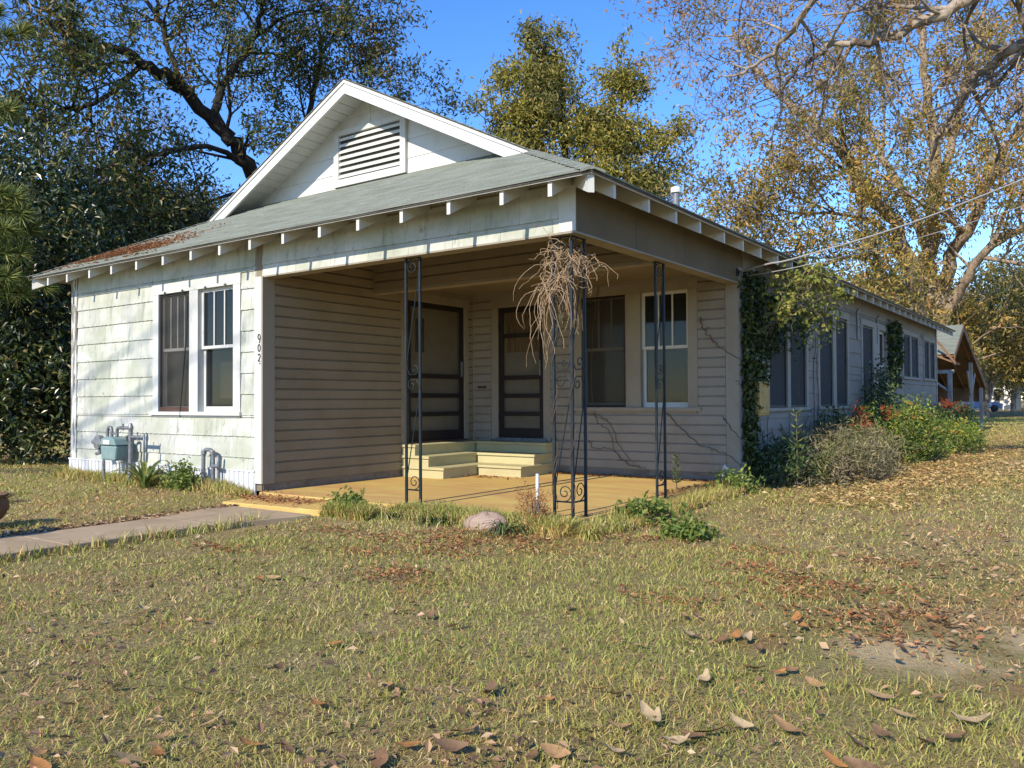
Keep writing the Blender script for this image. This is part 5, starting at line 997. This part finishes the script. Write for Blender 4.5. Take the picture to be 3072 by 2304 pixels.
# ------------------------------------------------------------------ lawn cover
def polar(n, rmin, rmax, expo, half, rg):
    """sample ground points, thinning out with distance (density ~ r^-expo)"""
    k = 2-expo; u = rg.random(n); r = (rmin**k+(rmax**k-rmin**k)*u)**(1/k); a_ = YAW+rg.uniform(-half, half, n)
    return CAM[0]-np.sin(a_)*r, CAM[1]+np.cos(a_)*r, r
def free(x, y, pad=0.0):
    ins = lambda x0, x1, y0, y1: (x > x0-pad) & (x < x1+pad) & (y > y0-pad) & (y < y1+pad)
    b_ = ins(-9.25, -4.5, -.06, 20.2) | ins(-4.55, .04, -.06, 20.2) | ins(-3.92, -3.02, -9.4, -1.7) | ins(-4.22, -2.75, -1.75, -.7) | ins(-4.3, -2.5, -.75, .0) | ins(-2.55, -2.0, -.45, 0)
    return ~b_
def dryness(x, y):
    n = fnoise(x, y, 1.6, 21); d = .34+1.35*(n-.5)
    d = d+.30*np.clip((x-.6)/2.2, 0, 1)*np.clip((y+3.2)/3, 0, 1); d = d+.34*np.clip(1-np.abs(y+1.25)/.55, 0, 1)*np.clip((x+3)/1, 0, 1)*np.clip((2.2-x)/1, 0, 1)
    d = d+.25*np.clip((-4.4-x)/.8, 0, 1)*(fnoise(x, y, 1.1, 33) > .47); d = d-.45*np.clip((y-38)/8, 0, 1)
    return d
def bare(x, y):
    return np.exp(-((x-3.1)**2/.16+(y+2.15)**2/.25))+np.exp(-((x-3.55)**2/.06+(y+1.75)**2/.18))+.7*np.exp(-((x-2.7)**2/.5+(y-11)**2/3))+.6*(fnoise(x, y, .8, 77) > .70)
def blades(name, n, mat, hh, ww, pick, rg, lean=.55, rmax=60, expo=1.62):
    x, y, r = polar(n, 1.7, rmax, expo, .86, rg); k = free(x, y) & pick(x, y, rg); x, y, r = x[k], y[k], r[k]; n = len(x)
    tuft = .35+1.3*fnoise(x, y, .30, 5); h = hh*rg.uniform(.45, 1.25, n)*tuft*(1+r*.014); w = (.0014+.00078*r)*ww*rg.uniform(.7, 1.3, n)
    a_ = rg.uniform(0, 6.283, n); l = np.abs(rg.normal(lean, .35, n)); b_ = rg.uniform(0, 6.283, n); s = np.stack([-np.sin(b_), np.cos(b_), 0*b_], -1); o = np.stack([np.cos(a_), np.sin(a_), 0*a_], -1)
    p = np.stack([x, y, hgt(x, y)-.004], -1); U = np.array([0, 0, 1.]); W_ = w[:, None]; H = h[:, None]; Ln = l[:, None]
    m1 = p+U*H*.55+o*H*Ln*.35; t = p+U*H*(1-.25*np.minimum(Ln, 1.4))+o*H*Ln
    v = np.stack([p-s*W_*.5, p+s*W_*.5, m1+s*W_*.4, m1-s*W_*.4, t], 1).reshape(-1, 3); i = np.arange(n)[:, None]*5
    return tag(link(name, mesh_np(name, v, [i+np.array([[0, 1, 2, 3]]), i+np.array([[3, 2, 4]])]), M[mat]), kind='stuff')
rgG = G(131)
o = blades('grass', 430000, 'grass_green', .046, 1.05, lambda x, y, rg: (rg.random(len(x)) > np.clip(dryness(x, y), .08, .93)) & (rg.random(len(x)) > bare(x, y)*.9), rgG, lean=.85); tag(o, 'short green lawn grass', 'grass')
o = blades('dry_grass', 330000, 'grass_straw', .036, 1.0, lambda x, y, rg: (rg.random(len(x)) < np.clip(.30+dryness(x, y)*.75, .2, .95)) & (rg.random(len(x)) > bare(x, y)*.75), rgG, lean=1.6); tag(o, 'dry straw-coloured grass among the lawn', 'grass')
def edge(n, mat, hh, rg):
    x = np.concatenate([rg.uniform(-2.75, .1, n), rg.uniform(-.02, .35, n//3), rg.uniform(-9.2, -4.6, n//2), rg.uniform(-3.02, -2.9, n//14)]); y = np.concatenate([-.05-np.abs(rg.normal(0, .16, n)), rg.uniform(-.2, 3.8, n//3), -.06-np.abs(rg.normal(0, .12, n//2)), rg.uniform(-6, -1.2, n//14)])
    y[:n] = np.where(x[:n] < -2.1, np.minimum(y[:n], -.40-rg.random(n)*.25), y[:n]); n = len(x); h = hh*rg.uniform(.4, 1.3, n)*(.5+fnoise(x, y, .3, 8)); w = .010*rg.uniform(.6, 1.3, n); a_ = rg.uniform(0, 6.283, n); b_ = rg.uniform(0, 6.283, n); l = np.abs(rg.normal(.5, .35, n))[:, None]
    s = np.stack([-np.sin(b_), np.cos(b_), 0*b_], -1); o = np.stack([np.cos(a_), np.sin(a_), 0*a_], -1); p = np.stack([x, y, hgt(x, y)-.004], -1); U = np.array([0, 0, 1.]); W_ = w[:, None]; H = h[:, None]; m1 = p+U*H*.55+o*H*l*.35; t = p+U*H*(1-.2*np.minimum(l, 1.4))+o*H*l
    v = np.stack([p-s*W_*.5, p+s*W_*.5, m1+s*W_*.4, m1-s*W_*.4, t], 1).reshape(-1, 3); i = np.arange(n)[:, None]*5
    return tag(link('edge_grass', mesh_np('edge_grass', v, [i+np.array([[0, 1, 2, 3]]), i+np.array([[3, 2, 4]])]), M[mat]), kind='stuff')
tag(edge(7000, 'grass_green', .15, rgG), 'longer green grass fringing the slab and wall', 'grass'); tag(edge(4500, 'grass_straw', .13, rgG), 'longer dry grass fringing the slab and wall', 'grass')
def flakes(name, label, x, y, z, L, mat, rg, flat=.75):
    n = len(x); d = rg.normal(0, 1, (n, 3)); d[:, 2] *= (1-flat); d /= np.linalg.norm(d, axis=1, keepdims=True); nn = np.stack([rg.normal(0, .45, n), rg.normal(0, .45, n), np.ones(n)], -1); nn -= (nn*d).sum(1, keepdims=True)*d; nn /= np.linalg.norm(nn, axis=1, keepdims=True)
    s = np.cross(d, nn); l = L[:, None]*rg.uniform(.6, 1.3, (n, 1)); v, q = leaf_quads(np.stack([x, y, z], -1), d, s, nn, l, l*rg.uniform(.3, .6, (n, 1)))
    v2 = v.copy(); return tag(link(name, mesh_np(name, v2, [split_tris(q)]), M[mat]), label, 'leaf litter', kind='stuff')
rgL = G(141)
x, y, r = polar(60000, 1.7, 45, 1.5, .86, rgL); k = free(x, y) & (rgL.random(len(x)) < np.clip(.10+.75*(dryness(x, y)-.3), .05, .9)); x, y, r = x[k], y[k], r[k]
flakes('leaf_litter', 'small brown fallen leaves scattered through the lawn', x, y, hgt(x, y)+.012+rgL.random(len(x))*.03, .040+r*.0022, 'litter', rgL)
n = 9000; x = np.concatenate([rgL.normal(1.55, .5, n), rgL.normal(2.2, 1.3, 7000)]); y = np.concatenate([rgL.uniform(2.8, 18, n), rgL.uniform(6, 24, 7000)]); k = free(x, y) & (x > .1); x, y = x[k], y[k]
flakes('side_leaf_litter', 'orange-brown leaf litter drifted along the side bed', x, y, hgt(x, y)+.012+rgL.random(len(x))*.03, np.full(len(x), .065), 'litter_gold', rgL)
n = 2600; y = rgL.uniform(-5.5, -.5, n); x = -3.98-np.abs(rgL.normal(0, .16, n)); flakes('walk_leaf_litter', 'dry leaves gathered along the far edge of the walk', x, y, hgt(x, y)+.02+rgL.random(n)*.03, np.full(n, .06), 'litter', rgL)
n = 1500; x = np.concatenate([rgL.normal(-3.45, .25, 90), rgL.uniform(-2.9, -.1, 500), rgL.uniform(-.35, -.05, 260), rgL.uniform(-4.5, -3.2, 350), rgL.normal(-2.95, .15, 40)]); y = np.concatenate([rgL.normal(3.0, .08, 90), 4.18-np.abs(rgL.normal(0, .09, 500)), rgL.uniform(2.2, 4.1, 260), rgL.normal(-.35, .14, 350), rgL.normal(4.0, .08, 40)])
flakes('porch_leaf_litter', 'dry leaves blown against the porch walls and steps', x, y, np.where(y < -.05, .105, .125)+rgL.random(len(x))*.012, np.full(len(x), .05), 'litter_red', rgL)
n = 2600; x = np.concatenate([rgL.normal(-8.1, .45, n), rgL.normal(-7.3, .5, 900), rgL.uniform(-9.3, -6.2, 500)]); y = np.concatenate([np.abs(rgL.normal(-.05, .22, n)), np.abs(rgL.normal(.1, .22, 900)), rgL.uniform(-.4, .9, 500)]); y = np.maximum(y-.15, -.42); k = x > XL+(y-YF)+.05; x, y = x[k], y[k]
flakes('roof_leaf_litter', 'rusty leaves lying on the low left corner of the roof', x, y, ZE+PT*(y-YF)+.018+rgL.random(len(x))*.015, np.full(len(x), .055), 'litter_red', rgL)

cx_ = np.repeat(rgL.uniform(-2.4, 3.2, 26), 110); cy_ = np.repeat(rgL.uniform(-2.4, .2, 26), 110); x = cx_+rgL.normal(0, .20, len(cx_)); y = cy_+rgL.normal(0, .12, len(cx_)); k = free(x, y); x, y = x[k], y[k]
flakes('rusty_litter', 'rusty pine straw and leaf bits in patches on the lawn', x, y, hgt(x, y)+.012+rgL.random(len(x))*.025, np.full(len(x), .045), 'litter_red', rgL)
# large single leaves one can pick out on the lawn
def big_leaf(seed):
    rg = G(seed); k = 6; v = []; cu = rg.uniform(.2, 1.1)
    for j in range(k+1):
        f = j/k; w = .036*math.sin(math.pi*min(max(f, .03), .97))**.75; xx = (f-.5)*.16; zz = .035*cu*(2*f-1)**2*rg.uniform(.7, 1.2)
        v += [(xx, -w, zz+.014*cu), (xx, 0, zz), (xx, w, zz+.014*cu*rg.uniform(.4, 1.4))]
    f = []
    for j in range(k): f += [(j*3, j*3+1, j*3+4, j*3+3), (j*3+1, j*3+2, j*3+5, j*3+4)]
    me = MB().add(v, f).mesh('fallen_leaf'); me.polygons.foreach_set('use_smooth', np.ones(len(me.polygons), bool)); return me
bl = [big_leaf(150+i) for i in range(6)]
fl_m = []
for i, cl_ in enumerate(((.40, .26, .11), (.30, .175, .075), (.22, .12, .055), (.38, .28, .15), (.17, .10, .05), (.38, .17, .05))):
    fl_m.append(surf('fallen_leaf_%s' % 'abcdef'[i], [cl_, (tuple(c*.6 for c in cl_), 30, (1, 1, 1), .45, .7)], .6, .2, 90))
for i, me in enumerate(bl): me.materials.append(fl_m[i])
pxs = [(560, 1248), (590, 1243), (520, 1268), (740, 1250), (890, 1298), (930, 1325), (432, 1337), (312, 1312), (545, 1330), (600, 1335), (640, 1338), (720, 1388), (1060, 1490), (1180, 1508), (1292, 1485), (1335, 1495), (1560, 1380), (1590, 1372), (1610, 1380), (1682, 1450), (1862, 1592), (1600, 1562), (1200, 1620), (1330, 1622), (1480, 1330), (1555, 1298), (1040, 1515), (690, 1520), (540, 1605), (600, 1440), (1380, 1390), (1720, 1335), (1950, 1400), (2050, 1350), (1760, 1475), (1900, 1500), (2100, 1560), (1460, 1600), (100, 1320), (80, 1625), (350, 1590), (620, 1615), (975, 1610), (1010, 1575), (1100, 1245), (660, 1182), (250, 1480), (450, 1560), (820, 1640), (1800, 1640), (1260, 1570), (1520, 1470), (1640, 1400), (1130, 1410), (980, 1350), (840, 1480), (1400, 1540), (1700, 1570), (2000, 1600), (1950, 1540)]
for i in range(40):
    pxs.append((float(rgL.uniform(10, 2200)), float(1659-470*rgL.random()**1.3)))
LN = ['golden tan', 'brown', 'dark brown', 'pale buff', 'dull umber', 'orange']
for i, (a_, b_) in enumerate(pxs):
    r = _fw+_r2*(a_*1.38879-1536)/FPX-_u2*(b_*1.38879-1152)/FPX; p = CAM+r*((.03-CAM[2])/r[2])
    if not free(p[0], p[1]): continue
    o = link('fallen_leaf', bl[int(rgL.integers(6))], None, None, (p[0], p[1], float(hgt(p[0], p[1]))+.026)); o.rotation_euler = (float(rgL.normal(0, .24)), float(rgL.normal(0, .18)), float(rgL.uniform(0, 6.28))); s = float(rgL.uniform(.42, .82)); o.scale = (s, s, s)
    cn = LN[bl.index(o.data)]; zone = ('left' if a_ < 560 else 'middle left' if a_ < 1100 else 'middle right' if a_ < 1650 else 'right'); dpt = ('close to the camera' if b_ > 1560 else 'in the near lawn' if b_ > 1420 else 'halfway to the house' if b_ > 1290 else 'in the lawn nearest the house')
    tag(o, 'large %s fallen leaf, %s, %s of the picture' % (cn, dpt, zone), 'leaf', 'large fallen leaves on the front lawn')

# a bare yard tree in front, left of the view: its limbs throw the soft bands of shade on the front wall
F_l = [([(-13.2, -14.5, 0), (-13.1, -14.4, 4), (-12.6, -14.2, 8.2)], .26, .10), ([(-12.6, -14.2, 8.2), (-10.5, -14, 9.4), (-8.2, -14, 10.2), (-6.0, -14, 10.9), (-4.9, -14, 11.1)], .055, .02),
       ([(-12.6, -14.2, 8.0), (-10.6, -13.6, 8.9), (-8.4, -13.4, 9.5), (-6.5, -13.2, 9.9)], .045, .02), ([(-12.6, -14.2, 8.4), (-10.4, -14.4, 10.2), (-8.5, -14.6, 11.2), (-6.4, -14.6, 11.9)], .045, .02)]
tree('bare_yard_tree', 'bare tree in the front yard left of the view, its limbs shading the front wall', (-13.2, -14.5, 0), F_l, G(171), M['bark_grey'], M['lf_pecan_dry'], 1, (.1, .1, .1), .08, .03, 'trees around the house', .3, .25, None, nch=(4, 3), lens=((.8, 1.8), (.4, .9)), kmin=.008)
